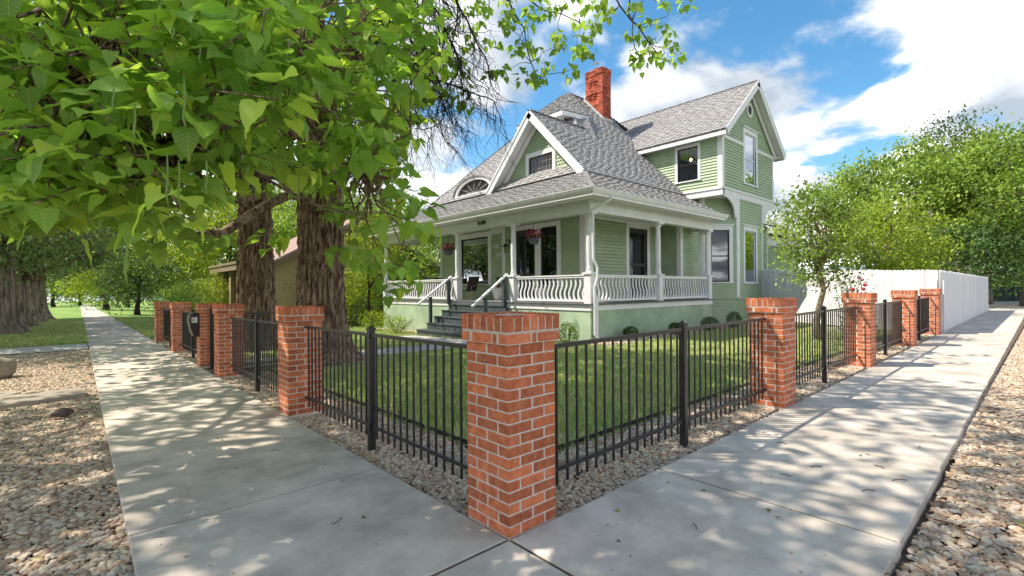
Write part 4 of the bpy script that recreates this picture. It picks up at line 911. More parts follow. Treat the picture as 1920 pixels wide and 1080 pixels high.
put('flue_pipe', MB().lathe([(.10, 0), (.10, .12), (.12, .13), (.12, .15)], (18.05, 13.45), 14, cz1).tube([(17.97, 13.45, cz1 + .15), (17.97, 13.45, cz1 + .42)], .01, 6).tube([(18.13, 13.45, cz1 + .15), (18.13, 13.45, cz1 + .42)], .01, 6).lathe([(.13, .40), (.13, .44), (.02, .47)], (18.05, 13.45), 14, cz1), METAL, ck)
put('flashing', MB().bar((17.74, 14.0, 11.27), (17.74, 12.80, 10.02), .06, .10).box(17.72, 18.55, 12.78, 12.85, 9.86, 10.06), mat('flashing_grey', (.45, .45, .46), .5, metal=.3), ck)

# ---------------------------------------------------------------- porch
sk = MB()
def skirt(a, b, nx, ny):
    n = max(1, int(math.hypot(b[0] - a[0], b[1] - a[1]) / 1.22)); 
    for i in range(n):
        p = [a[k] + (b[k] - a[k]) * i / n for k in (0, 1)]; q = [a[k] + (b[k] - a[k]) * (i + 1) / n for k in (0, 1)]; fr = Fr(p, q, (nx, ny))
        put('skirt_panel', fr.bx(MB(), .003, fr.L - .003, -.03, 0, -.62, .80), SKIRT, HOUSE)
skirt((XF + .02, YN), (XF + .02, YS + .02), -1, 0); skirt((XF + .02, YS + .02), (XE + .1, YS + .02), 0, -1); skirt((XE + .1, YN), (XF, YN), 0, 1)
bd = MB().box(XF - .01, XF + .06, YS - .01, YN, .78, .955).box(XF + .06, XE + .12, YS - .01, YS + .06, .78, .955); put('skirt_band', bd, WHITE, HOUSE)
dk = MB()
i = 0; y = YS - .05
while y < YN + .05:
    put('deck_board', MB().box(XF - .06, WX, y + .003, min(y + .30, YN + .05) - .003, .962, FZ), DECK, HOUSE) if i % 1 == 0 else None; y += .30; i += 1
put('deck', MB().box(WX, XE + .15, YS - .05, WY, .962, FZ - .001), DECK, HOUSE)
put('deck_nosing', MB().box(XF - .065, XF - .06, YS - .05, YN, .955, .985).box(XF - .06, XE + .15, YS - .066, YS - .052, .955, .985), STEP, HOUSE)
def column(x, y):
    prof = [(.125, 0), (.125, .03), (.105, .045), (.10, .09), (.112, .11), (.095, .14), (.088, .20), (.096, .45), (.100, .8), (.094, 1.2), (.080, 1.55), (.080, 1.58), (.088, 1.59), (.088, 1.62), (.078, 1.63), (.078, 1.67), (.12, 1.70), (.13, 1.73), (.12, 1.76)]
    z0 = 1.96; k = (3.74 - z0) / 1.76; prof = [(r, z * k) for r, z in prof]
    c = put('porch_column', MB().lathe(prof, (x, y), 20, z0).mesh('porch_column'), WHITE, HOUSE); c.data.shade_smooth() if hasattr(c.data, 'shade_smooth') else None
    put('pedestal', MB().box(x - .13, x + .13, y - .13, y + .13, FZ, 1.90).box(x - .17, x + .17, y - .17, y + .17, 1.90, 1.96), WHITE, c)
    put('abacus', MB().box(x - .17, x + .17, y - .17, y + .17, 3.74, 3.81), WHITE, c)
cols_f = [YN - .10, 14.22, 10.76, YS + .13]; cols_s = [13.65, XE - .02]
for y in cols_f: column(XF + .13, y)
for x in cols_s: column(x, YS + .13)
put('pilaster', MB().box(XE - .14, XE + .12, 7.45, 7.6, FZ, 3.81), WHITE, HOUSE)
# s-curved balusters
def bal_mesh(axis):
    v, f = [], []; n = 12; H = .68
    for k in range(n + 1):
        t = k / n; off = .052 * math.sin(2 * math.pi * t) * (1 if True else 1); w = .027 + (.018 * (1 - min(1, t * 6)))
        for a, b in ((-w + off, -.02), (w + off, -.02), (w + off, .02), (-w + off, .02)): v.append((b, a, t * H) if axis == 'y' else (a, b, t * H))
    for k in range(n):
        for j in range(4): q = 4 * k; f.append((q + j, q + (j + 1) % 4, q + 4 + (j + 1) % 4, q + 4 + j))
    m_ = MB().add(v, f).mesh('baluster'); m_.materials.append(WHITE); return m_
BY_, BXm = bal_mesh('y'), bal_mesh('x')
def rails(a, b, axis):
    n = int(abs(b - a) / .185); s = (b - a) / n; r_ = MB()
    for i in range(n):
        c = a + s * (i + .5); o = bpy.data.objects.new('baluster', BY_ if axis == 'y' else BXm); COL.objects.link(o); o.parent = HOUSE; o.matrix_parent_inverse = INV['house']
        o.location = (XF + .13, c, 1.12) if axis == 'y' else (c, YS + .13, 1.12)
    if axis == 'y': r_.box(XF + .07, XF + .19, a, b, 1.80, 1.86).box(XF + .05, XF + .21, a, b, 1.86, 1.90).box(XF + .08, XF + .18, a, b, 1.05, 1.12)
    else: r_.box(a, b, YS + .07, YS + .19, 1.80, 1.86).box(a, b, YS + .05, YS + .21, 1.86, 1.90).box(a, b, YS + .08, YS + .18, 1.05, 1.12)
    put('railing', r_, WHITE, HOUSE)
rails(14.35, YN - .23, 'y'); rails(YS + .26, 10.63, 'y'); rails(XF + .26, 13.52, 'x'); rails(13.78, XE - .15, 'x')
# downspout at the corner
ds = MB(); cxx, cyy = XF - .06, YS - .09
ds.tube([(cxx + .35, GY - .03, 4.25), (cxx + .35, GY + .0, 4.12), (cxx + .12, cyy + .02, 3.86), (cxx + .10, cyy + .02, 3.7), (cxx + .10, cyy, 2.35), (cxx + .16, cyy - .1, 2.1), (cxx + .16, cyy - .1, 1.8), (cxx + .10, cyy - .04, 1.5), (cxx + .1, cyy - .04, .05), (cxx + .16, cyy - .12, -.06)], .042, 8)
put('downspout', ds, WHITE, HOUSE); put('downspout', MB().box(cxx + .17, cxx + .27, cyy - .04, cyy + .04, -.03, 1.25), WHITE, HOUSE)
# steps and handrails
sy0, sy1 = 10.95, 14.6; SX = [9.58, 9.26, 8.90, 8.57, 8.16]; SZs = [.86, .62, .38, .13, -.12]
ST = root('porch_steps', 'dark grey painted wooden steps rising to the porch between white handrails', 'steps', (8.9, 12.8, gz(8.9, 12.8)))
for i, (x, z) in enumerate(zip(SX, SZs)):
    e_ = .16 if i == 4 else .02 * i
    put('tread', MB().box(x - .03, (SX[i - 1] if i else XF - .062), sy0 - .03 - e_, sy1 + .03 + e_, z - .04, z), STEP, ST)
    put('riser', MB().box(x, x + .03, sy0 - e_, sy1 + e_, z - .27 if i < 4 else -.6, z - .04), STEP, ST)
    put('side_panel', MB().box(x + .03, XF - .01, sy1 - .04 + e_, sy1 + e_, z - .29, z - .04).box(x + .03, XF - .01, sy0 - e_, sy0 + .04 - e_, z - .29, z - .04), STEP, ST)
for y, zt_ in ((sy1 - .06, 0), (sy0 + .06, 0)):
    put('post', MB().box(9.47, 9.61, y - .05, y + .05, .86, 1.92), STEP, ST); put('post', MB().box(8.60, 8.72, y - .05, y + .05, .13, 1.16), STEP, ST); put('handrail', MB().bar((9.68, y, 2.0), (8.08, y, .88), .11, .055), WHITE, ST)

boards_done()
# street number on the wall (the board hides what follows)
def text(s, p, size, ux, m, parent, name='lettering', ext=.008, shear=.25):
    c = bpy.data.curves.new(name, 'FONT'); c.body = s; c.size = size; c.extrude = ext; c.shear = shear; c.space_character = 1.25; c.offset = .009
    o = bpy.data.objects.new(name, c); dg = bpy.context.evaluated_depsgraph_get(); me = bpy.data.meshes.new_from_object(o); bpy.data.objects.remove(o)
    ux = Vector(ux).normalized(); uz = Vector((0, 0, 1)); un = ux.cross(uz); R_ = Matrix((ux, uz, un)).transposed().to_4x4(); R_.translation = Vector(p); me.transform(R_)
    me.materials.clear(); return put(name, me, m, parent)
text('106', (WX - .052, 14.16, 3.22), .25, (0, -1, 0), WHITE, HOUSE, 'house_number'); text('MA', (WX - .052, 13.93, 2.86), .25, (0, -1, 0), WHITE, HOUSE, 'street_name')
tx = text('106', (XF - .058, 12.54, 3.985), .12, (0, -1, 0), mat('plaque_gold', (.35, .32, .2), .5), HOUSE, 'plaque_number', ext=.003, shear=0)
# warm lamp behind the narrow window, bulb upstairs
lp = root('table_lamp', 'lit table lamp with a warm shade behind the narrow porch window', 'lamp', (13.0, 10.42, 1.9))
put('lamp_shade', MB().lathe([(.16, .55), (.10, .82)], (13.0, 10.42), 16, 1.9), glow('lamp_glow', (1, .52, .16), 5), lp); put('lamp_base', MB().lathe([(.08, .08), (.05, .2), (.07, .35), (.02, .45), (.02, .6)], (13.0, 10.42), 12, 1.9), DARK, lp)
put('side_table', MB().box(12.7, 13.3, 10.0, 10.9, 1.9, 1.96), WOODT, None); tag(bpy.data.objects['side_table'], 'small wooden table under the lit lamp inside the window', 'table')
pl = bpy.data.lights.new('lamp_light', 'POINT'); pl.energy = 18; pl.color = (1, .55, .22); pl.shadow_soft_size = .08; plo = bpy.data.objects.new('lamp_light', pl); COL.objects.link(plo); plo.location = (13.0, 10.42, 2.95)
bl = put('ceiling_bulb', MB().lathe([(.015, .08), (.05, .03), (.05, -.02), (.01, -.06)], (18.9, 8.75), 10, 7.28), glow('bulb_glow', (1, .62, .25), 14)); tag(bl, 'small warm bulb lit behind the upper dark window', 'light bulb')
# ------------------------------------------------------------------ things on the porch
def flowers(name, c, r, n, m, parent, seed, flat=.6, size=.035):
    rg = np.random.default_rng(seed); d = rg.normal(size=(n, 3)); d /= np.linalg.norm(d, axis=1, keepdims=True); d[:, 2] = d[:, 2] * .75 + .2
    p = np.array(c) + d * r * rg.uniform(.35, 1.1, (n, 1)) ** .8 * np.array([1, 1, flat]); V = [(0, 0, 0)] + [(math.cos(k * 1.2566) , math.sin(k * 1.2566), .25) for k in range(5)]; Fc = [(0, 1 + k, 1 + (k + 1) % 5) for k in range(5)]
    return put(name, many(name, V, Fc, p, frames(d, rg.normal(size=(n, 3))), rg.uniform(.7, 1.3, n) * size, rg.random(n)), m, parent, kind='stuff' if parent is not None else None)
def leafball(name, c, r, n, m, parent, seed, size=.05, kind='stuff', up=.5, V=LQ_V, Fc=LQ_F, shell=.7):
    rg = np.random.default_rng(seed); d = rg.normal(size=(n, 3)); d /= np.linalg.norm(d, axis=1, keepdims=True); p = np.array(c) + d * np.array(r) * rg.uniform(shell, 1.05, (n, 1)) ** .7
    return put(name, many(name, V, Fc, p, rand_frames(n, rg, up), rg.uniform(.6, 1.3, n) * size, rg.random(n)), m, parent, kind=kind)
def basket(x, y, zf, lab, fm, s, pm):
    r_ = root('hanging_basket', lab, 'hanging basket', (x, y, zf), 'hanging baskets under the porch beam')
    put('pot', MB().lathe([(.09 * s, 0), (.12 * s, .03), (.155 * s, .14 * s), (.16 * s, .17 * s), (.14 * s, .17 * s), (.13 * s, .15 * s)], (x, y), 18, zf), pm, r_)
    leafball('foliage', (x, y, zf + .22 * s), (.20 * s, .20 * s, .09 * s), 160, LEAFD, r_, 5, .05)
    flowers('blossoms', (x, y, zf + .22 * s), .25 * s, 170, fm, r_, 6, .95); flowers('pale_blossoms', (x, y, zf + .25 * s), .23 * s, 22, FLOWP, r_, 9, .55)
    h = MB(); zt = 3.95
    for k in range(3): t = 2.09 * k; h.tube([(x + .155 * s * math.cos(t), y + .155 * s * math.sin(t), zf + .17 * s), (x, y, zf + .55)], .004, 4)
    h.tube([(x, y, zf + .55), (x, y, zf + .65), (x + .02, y + .02, zf + .7), (x, y, zf + .75), (x, y, zt + .1)], .006, 5); put('hanger', h, IRON, r_)
basket(9.86, 15.0, 2.92, 'hanging basket of dark red flowers over the railing end of the porch', FLOWR, 1.25, LEADG)
basket(9.92, 9.86, 3.02, 'hanging basket of mixed pink and red flowers near the front door', FLOWR, 1.25, LEADG)
def potplant(x, y, s, lab, red):
    r_ = root('potted_plant', lab, 'potted plant', (x, y, FZ), 'white planters on the porch')
    put('pot', MB().lathe([(.15 * s, 0), (.19 * s, .08 * s), (.25 * s, .42 * s), (.26 * s, .50 * s), (.23 * s, .50 * s), (.22 * s, .46 * s)], (x, y), 20, FZ), WPOT, r_)
    sp = MB(); rr = random.Random(int(x * 9))
    for k in range(38):
        a = rr.uniform(0, 6.28); l = rr.uniform(.35, .62) * s; o_ = rr.uniform(.15, .8); b0 = Vector((x, y, FZ + .5 * s)); w = .012; d = Vector((math.cos(a), math.sin(a), 0)); n_ = Vector((-d.y, d.x, 0)) * w
        p1 = b0 + d * l * o_ * .35 + Vector((0, 0, l * .7)); p2 = b0 + d * l * o_ + Vector((0, 0, l * (1.05 - .4 * o_)))
        sp.add([b0 - n_, b0 + n_, p1 + n_ * .8, p1 - n_ * .8, p2], [(0, 1, 2, 3), (3, 2, 4)])
    put('spiky_leaves', sp, LEAFD, r_, kind='stuff')
    if red: leafball('foliage', (x, y, FZ + .52 * s), (.30 * s, .30 * s, .12 * s), 120, mat('maroon_leaf', (.09, .02, .02), .6), r_, 8, .09)
    else: leafball('foliage', (x, y, FZ + .52 * s), (.22 * s, .22 * s, .12 * s), 80, LEAFD, r_, 8, .07)
potplant(11.05, 13.12, 1.05, 'white planter with spiky green and maroon leaves by the steps', True)
potplant(11.15, 10.75, 1.0, 'white planter with arching dark leaves behind the porch railing', False)
def chair(x, y, rz, lab, name='porch_chair'):
    r_ = root(name, lab, 'chair', (x, y, FZ), 'dark mesh chairs on the porch', rz)
    for s in (-.27, .27):
        put('frame', MB().tube([(-.42, s, .03), (.0, s, .0), (.36, s, .03), (.44, s, .08)], .013, 6).tube([(-.30, s, .02), (-.02, s, .40)], .012, 6).tube([(.32, s, .02), (.22, s, .38)], .012, 6).tube([(.27, s, .42), (-.20, s, .38), (-.44, s, 1.02)], .014, 6).tube([(-.30, s, .62), (.20, s, .60), (.26, s, .42)], .012, 6), CHF, r_, world=False)
    put('seat', MB().add([(.26, -.26, .42), (.26, .26, .42), (-.20, .26, .385), (-.20, -.26, .385)], [(0, 1, 2, 3)]).add([(.26, -.26, .405), (.26, .26, .405), (-.20, .26, .37), (-.20, -.26, .37)], [(0, 1, 2, 3)]), CHB, r_, world=False)
    put('backrest', MB().prism([(-.20, -.26, .40), (-.44, -.26, 1.02), (-.44, .26, 1.02), (-.20, .26, .40)], (-.012, 0, 0)), CHB, r_, world=False)
chair(10.75, 14.75, math.radians(200), 'dark mesh rocking chair with tan frame beside the porch steps'); chair(10.9, 17.9, math.radians(95), 'dark chair back showing above the white railing at the house end')
put('porch_table', MB().box(10.5, 11.0, 16.0, 16.5, 1.42, 1.45).box(10.55, 10.6, 16.05, 16.1, FZ, 1.42).box(10.9, 10.95, 16.4, 16.45, FZ, 1.42).box(10.9, 10.95, 16.05, 16.1, FZ, 1.42).box(10.55, 10.6, 16.4, 16.45, FZ, 1.42), CHF); tag(bpy.data.objects['porch_table'], 'small square table behind the railing near the porch chairs', 'table')
wl = root('wall_lantern', 'dark bronze lantern on the wall beside the front door', 'wall lamp', (WX - .03, 13.0, 3.3))
put('back_plate', MB().tube([(WX - .03, 12.92, 3.44), (WX - .05, 12.92, 3.44)], .11, 14), LAMPC, wl); put('arm', MB().tube([(WX - .05, 12.92, 3.44), (WX - .2, 13.0, 3.52), (WX - .25, 13.02, 3.42)], .014, 6), LAMPC, wl)
put('lantern_roof', MB().lathe([(.17, 0), (.10, .05), (.04, .10), (.015, .14)], (WX - .25, 13.02), 8, 3.24), LAMPC, wl); put('glass', MB().lathe([(.06, 0), (.085, .24)], (WX - .25, 13.02), 8, 3.0), glass_mat('lantern_glass', gloss=.1), wl); put('lantern_base', MB().lathe([(.08, 0), (.08, .02)], (WX - .25, 13.02), 8, 2.98).tube([(WX - .25, 13.02, 3.0), (WX - .25, 13.02, 3.24)], .012, 6), LAMPC, wl)

# ------------------------------------------------------------------ white plank fence
def plank_fence(ax, ay, bx, by, z0a, z1a, z0b, z1b, lab, side=1):
    r_ = root('plank_fence', lab, 'fence', (ax, ay, z0a)); a = Vector((ax, ay, 0)); b = Vector((bx, by, 0)); L_ = (b - a).length; u = (b - a) / L_; n_ = Vector((u.y, -u.x, 0)) * side; w = .142; k = int(L_ / w); rr = random.Random(3)
    kinds = []
    for i in range(5):
        h = 1.0; hw_ = w / 2 - rr.uniform(.0025, .005); m_ = MB().prism([(-hw_, 0, 0), (hw_, 0, 0), (hw_, 0, .975), (hw_ - .025, 0, 1), (-hw_ + .025, 0, 1), (-hw_, 0, .975)], (0, .019, 0)).mesh('plank'); m_.materials.append(WFEN); kinds.append(m_)
    rz = math.atan2(u.y, u.x)
    for i in range(k):
        t = (i + .5) / k; p = a.lerp(b, t); z0 = z0a + (z0b - z0a) * t + .04; z1 = z1a + (z1b - z1a) * t + .006 * math.sin(i * .5)
        o = bpy.data.objects.new('plank', rr.choice(kinds)); COL.objects.link(o); o.parent = r_; o.location = (p.x - ax + n_.x * rr.uniform(0, .004), p.y - ay + n_.y * rr.uniform(0, .004), z0 - z0a + rr.uniform(-.008, .008)); o.scale = (L_ / k / w, 1, z1 - z0 + rr.uniform(-.006, .006)); o.rotation_euler = (0, rr.uniform(-.006, .006), rz)
    for f_ in (.15, .82):
        put('rail', MB().bar(a - n_ * .045 + Vector((0, 0, z0a + (z1a - z0a) * f_)), b - n_ * .045 + Vector((0, 0, z0b + (z1b - z0b) * f_)), .04, .09), WFEN, r_)
    for i in range(int(L_ / 2.4) + 1):
        t = min(1, i * 2.4 / L_); p = a.lerp(b, t) - n_ * .11; z0 = z0a + (z0b - z0a) * t; put('post', MB().box(p.x - .045, p.x + .045, p.y - .045, p.y + .045, z0 - .2, z0a + (z1a - z0a) * t + 1.75 - 1.75 + (z1b - z1a) * 0 + 1.7 - (z0a - z0b) * 0 - .05 if False else z0 + 1.65), WFEN, r_)
plank_fence(17.02, .05, 22.3, 6.95, -.01, 1.93, -.10, 2.30, 'white vertical plank fence running from the street corner back to the green house', -1)
plank_fence(17.02, .02, 33.7, .02, .0, 1.93, .07, 1.88, 'long white vertical plank fence along the sunny sidewalk', 1)

# ------------------------------------------------------------------ trees
def crown(rg, c, r, ncl, per, cr, flat=.75, low=-1.):
    d = rg.normal(size=(ncl, 3)); d /= np.linalg.norm(d, axis=1, keepdims=True); rad = rg.uniform(.25, 1, (ncl, 1)) ** .45
    cc = np.array(c) + d * rad * np.array(r); cc += rg.normal(size=(ncl, 3)) * cr * .5
    tint = rg.uniform(.15, .85, ncl); P_ = np.repeat(cc, per, 0) + rg.normal(size=(ncl * per, 3)) * cr * np.array([1, 1, flat]) * rg.uniform(.5, 1.1, (ncl * per, 1)); t = np.clip(np.repeat(tint, per) + rg.normal(size=ncl * per) * .16, 0, 1)
    return P_, t, cc
def foliage(name, P_, t, size, m, parent, rg, up=.5, V=LQ_V, Fc=LQ_F, kind='stuff'):
    n = len(P_); return put(name, many(name, V, Fc, P_, rand_frames(n, rg, up), rg.uniform(.6, 1.35, n) * size, t), m, parent, kind=kind)
def limb_path(a, b, seed, k=7, wig=.08):
    a, b = Vector(a), Vector(b); L_ = (b - a).length; out = []
    for i in range(k + 1):
        t = i / k; p = a.lerp(b, t); nz = Vector((noise.noise(Vector((t * 3, seed, 0))), noise.noise(Vector((t * 3, seed, 5))), noise.noise(Vector((t * 3, seed, 9))))) * L_ * wig * 2 * math.sin(math.pi * min(1, t + .05)); out.append(p + nz)
    return out
def tree(name, label, x, y, h, r, rz, ncl, per, size, m, bark=BARKG, tr=.14, seed=1, group=None, zc=None, cr=.6, cat='tree', limbs=7, flat=.7):
    z0 = gz(x, y); rg = np.random.default_rng(seed); zc = zc or h - rz
    r_ = root(name, label, cat, (x, y, z0), group)
    tp = limb_path((x, y, z0 - .1), (x + rg.uniform(-.3, .3) * min(1, tr / .2), y + rg.uniform(-.3, .3) * min(1, tr / .2), z0 + zc), seed, 6, .03); trk = MB().tube(tp, [tr * (1.35 - .9 * i / 6) if i else tr * 1.7 for i in range(7)], 10)
    P_, t, cc = crown(rg, (x, y, z0 + zc), (r, r, rz), ncl, per, cr, flat)
    for i in range(limbs):
        e_ = Vector(cc[rg.integers(len(cc))]); s_ = Vector(tp[3 + i % 4]); trk.tube(limb_path(s_, e_, seed + i, 5, .08), [tr * .42 * (1 - .8 * k / 5) for k in range(6)], 6)
    put('trunk', trk.mesh('trunk', True), bark, r_); foliage('crown', P_, t, size, m, r_, rg); return r_
def pt(px, D): p = at(px, 541, D); return p.x, p.y
# young tree in the side yard
x, y = pt(1535, 13.4); tree('young_tree', 'slender young tree with airy green leaves in front of the white plank fence', x, y, 4.35, .84, 1.42, 88, 66, .10, LEAFM, mat('smooth_tan_bark', (.24, .19, .13), .8, var=.2), .075, 3, zc=2.95, cr=.27, limbs=22)
# right hand background
for i, (px, D, h, r, rz, ncl, per, sz, m, lab) in enumerate([
    (1668, 24, 5.6, 2.1, 2.2, 130, 60, .17, LEAFY, 'bright yellow-green small tree behind the white plank fence'),
    (1700, 36, 11.6, 5.2, 4.4, 300, 75, .27, LEAFM, 'broad green tree rising behind the yellow-green one'),
    (1850, 34, 11.6, 4.6, 4.6, 300, 75, .26, LEAFM, 'big dense green tree above the end of the street fence'),
    (1775, 39, 15.0, 2.0, 3.2, 80, 60, .22, LEAFD, 'taller darker treetop standing up between the broad green trees'),
    (1925, 30, 11.0, 4.2, 4.2, 240, 70, .24, LEAFM, 'tall loose-topped green tree at the photo edge'),
    (1460, 40, 8.2, 3.0, 2.2, 60, 40, .2, LEAFG, 'sparse pale tree seen beyond the rear wing of the green house'),
    (1985, 40, 9.0, 5, 4, 200, 60, .28, LEAFD, 'dark tree over the alley end'),
    (1790, 30, 4.8, 3.6, 2.0, 160, 60, .2, LEAFD, 'dark undergrowth tree low behind the corner of the white fence')]):
    x, y = pt(px, D); tree('background_tree', lab, x, y, h, r, rz, ncl, per, sz, m, tr=.22, seed=20 + i, group='trees beyond the plank fence', cr=.75 if D > 30 else .5, limbs=10)
tw = MB(); rr = random.Random(9)
for px, py, D in ((1720, 420, 32), (1745, 400, 32), (1700, 385, 32), (1830, 350, 31), (1775, 430, 31), (1860, 360, 31)):
    p0 = at(px, py, D)
    for k in range(10): q = p0 + Vector((rr.gauss(0, .9), rr.gauss(0, .5), rr.gauss(-.2, .9))); tw.tube(limb_path(p0, q, k + px, 5, .15), [.035, .03, .025, .018, .012, .006], 4)
tag(put('dead_branches', tw, mat('dead_wood', (.36, .31, .28), .9)), 'bare grey dead twigs tangled in the green trees past the white fence', 'dead branches')
for i, (px, D, r, h, m, lab) in enumerate([(1868, 41, 1.6, 2.3, LEAFM, 'loose green shrub by the dark alley fence'), (1905, 43, 1.7, 2.0, LEAFY, 'light green shrub over the alley fence'), (1935, 44, 1.5, 1.6, LEAFM, 'shrub at the alley beside the photo edge')]):
    x, y = pt(px, D); tree('alley_shrub', lab, x, y, h, r, h * .5, 60, 50, .14, m, tr=.05, seed=60 + i, group='shrubs along the alley', cr=.4, cat='shrub')
q = [pt(1850, 38), pt(1900, 38), pt(1990, 38)]
cf = root('mesh_fence', 'low dark mesh fence across the far side of the alley', 'fence', (q[0][0], q[0][1], .2))
for a, b in zip(q, q[1:]):
    put('mesh_panel', MB().bar((a[0], a[1], .75), (b[0], b[1], .75), .03, 1.15), mat('dark_mesh', (.03, .045, .04), .8), cf); put('post', MB().box(b[0] - .06, b[0] + .06, b[1] - .06, b[1] + .06, 0, 1.5), IRON, cf)
x, y = pt(1790, 50); hb = root('far_house', 'pale house wall glimpsed through leaves above the fence end', 'house', (x, y, 0)); put('wall', MB().box(x - 3, x + 8, y, y + 5, 0, 3.6), CONC2, hb); put('roof', MB().prism([(x - 3.4, y - .3, 3.6), (x + 8.4, y - .3, 3.6), (x + 8.4, y + 2.5, 5.4), (x - 3.4, y + 2.5, 5.4)], (0, 0, .1)), ROOFB, hb)
# rose bush
x, y = pt(1603, 11.6); rb = root('rose_bush', 'rose bush with red blooms rising behind a brick pillar', 'rose bush', (x, y, gz(x, y)))
leafball('foliage', (x - .25, y - .1, .62), (.42, .42, .55), 900, LEAFD, rb, 41, .06, shell=.3); st = MB(); rr = random.Random(2); Pq = []
for k in range(16):
    e_ = Vector((x + rr.gauss(.05, .30), y + rr.gauss(0, .25), rr.uniform(1.1, 1.85))); st.tube(limb_path((x - .1, y, 0), e_, k, 5, .1), [.012, .011, .009, .008, .006, .004], 5); Pq += [e_ + Vector((rr.gauss(0, .1), rr.gauss(0, .1), rr.gauss(-.1, .14))) for _ in range(38)]
put('canes', st, TWIG, rb); rg = np.random.default_rng(5); foliage('spray_leaves', np.array(Pq), rg.random(len(Pq)), .055, LEAFD, rb, rg)
for k in range(11):
    c = Vector((x + rr.gauss(-.15, .28), y - .25 + rr.gauss(0, .15), rr.uniform(1.0, 1.75))); put('rose', MB().lathe([(.008, -.02), (.04, 0), (.05, .03), (.03, .05)], (c.x, c.y), 7, c.z), ROSE if k < 6 else FLOWP, rb)
# clipped shrubs at the foot of the porch
def shrub(x, y, r, h, m, lab, seed, size=.05, n=1500, name='clipped_shrub', group='small shrubs at the foot of the porch', shell=.55):
    z = gz(x, y); r_ = root(name, lab, 'shrub', (x, y, z), group); leafball('foliage', (x, y, z + h * .5), (r, r, h * .55), n, m, r_, seed, size, shell=shell)
    b = MB(); rr = random.Random(seed)
    for k in range(7): b.tube([(x, y, z - .05), (x + rr.gauss(0, r * .5), y + rr.gauss(0, r * .5), z + h * .8)], .008, 5)
    put('stems', b, TWIG, r_)
for i, (px, D, r, h, m, lab) in enumerate([(1064, 13.7, .33, .62, LEAFM, 'loose leafy shrub before the porch corner downspout'), (1182, 15.3, .25, .36, LEAFD, 'low dark shrub, first one past the downspout'), (1266, 16.6, .24, .36, LEAFD, 'low dark shrub below the middle side column'),
    (1330, 17.6, .33, .46, LEAFD, 'round dark shrub where porch skirt meets the bay'), (1376, 18.3, .28, .60, LEAFD, 'taller egg-shaped dark shrub under the canted bay window')]): x, y = pt(px, D); shrub(x, y, r, h, m, lab, 70 + i, .045)
x, y = pt(743, 20.3); shrub(x, y, .55, .75, LEAFM, 'leafy green shrub beside the porch steps', 80, .07, 900, 'leafy_shrub', None, .3); x, y = pt(703, 22.6); shrub(x, y, .75, .95, LEAFY, 'yellow-green shrub at the far corner of the porch skirt', 81, .08, 900, 'leafy_shrub', None, .3)

# neighbour's lot
NB = root('neighbour_house', 'tan brick neighbour house with pinkish brown roof behind the big trunks', 'house', (6, 27, gz(6, 27)))
g0 = gz(6, 27) - .4
put('wall', MB().box(6, 17, 27, 35, g0, 2.75).prism([(6, 27, 2.75), (17, 27, 2.75), (11.5, 27, 5.85)], (0, .2, 0)).prism([(6, 34.8, 2.75), (17, 34.8, 2.75), (11.5, 34.8, 5.85)], (0, .2, 0)), TANB, NB)
put('foundation', MB().box(5.94, 17.06, 26.94, 35.06, g0, .35), mat('dark_foundation', (.07, .06, .055), .9), NB)
put('roof', MB().prism([(5.4, 26.4, 2.6), (11.5, 26.4, 6.02), (11.5, 35.6, 6.02), (5.4, 35.6, 2.6)], (0, 0, .14)).prism([(17.6, 26.4, 2.6), (11.5, 26.4, 6.02), (11.5, 35.6, 6.02), (17.6, 35.6, 2.6)], (0, 0, .14)), PROOF, NB)
rb_ = MB()
for s in (-1, 1): rb_.prism([(11.5 + s * 6.1, 26.36, 2.58), (11.5, 26.36, 6.0), (11.5, 26.36, 5.76), (11.5 + s * 6.1, 26.36, 2.34)], (0, .06, 0))
put('rake_board', rb_, mat('brown_trim', (.16, .11, .07), .7), NB)
for x in (7.6, 9.6, 12.6):
    w_ = put('window', MB().box(x - .05, x + 1.15, 26.92, 27.0, 1.0, 2.5), mat('brown_frame', (.10, .06, .045), .6), NB); put('pane', MB().box(x + .05, x + 1.05, 26.89, 26.915, 1.1, 2.4), GLASSR, w_)
put('porch_roof', MB().prism([(4.5, 27.6, 2.95), (6.6, 27.6, 3.25), (6.6, 35.0, 3.25), (4.5, 35.0, 2.95)], (0, 0, .14)).box(4.55, 4.62, 27.7, 34.9, 2.62, 2.95), mat('tan_fascia', (.26, .21, .13), .7), NB)
for y in (28.4, 30.2, 32.2, 34.4): put('porch_pier', MB().box(4.75, 5.25, y - .22, y + .22, -1.2, 2.75), TANB, NB)
put('porch_wall', MB().box(4.95, 5.0, 28, 34.6, -1.2, .5).box(5.0, 5.05, 28, 34.6, .5, 2.7), mat('brown_screen', (.12, .10, .075), .8), NB)
x, y = pt(385, 64); gh = root('far_house', 'pale grey small house glimpsed between shrubs left of the tan house', 'house', (x, y, -1.2)); put('wall', MB().box(x - 2, x + 5, y - 2, y + 5, -1.5, 2.2), mat('pale_grey_wall', (.45, .46, .46), .7), gh); put('roof', MB().prism([(x - 2.4, y - 2.4, 2.2), (x + 5.4, y - 2.4, 2.2), (x + 5.4, y + 1.5, 4.2), (x - 2.4, y + 1.5, 4.2)], (0, 0, .12)).prism([(x - 2.4, y + 5.4, 2.2), (x + 5.4, y + 5.4, 2.2), (x + 5.4, y + 1.5, 4.2), (x - 2.4, y + 1.5, 4.2)], (0, 0, .12)), mat('pale_roof', (.42, .40, .37), .8), gh); put('window', MB().box(x - 2.05, x - 2.0, y, y + 1.2, .4, 1.6), SASHB, gh)
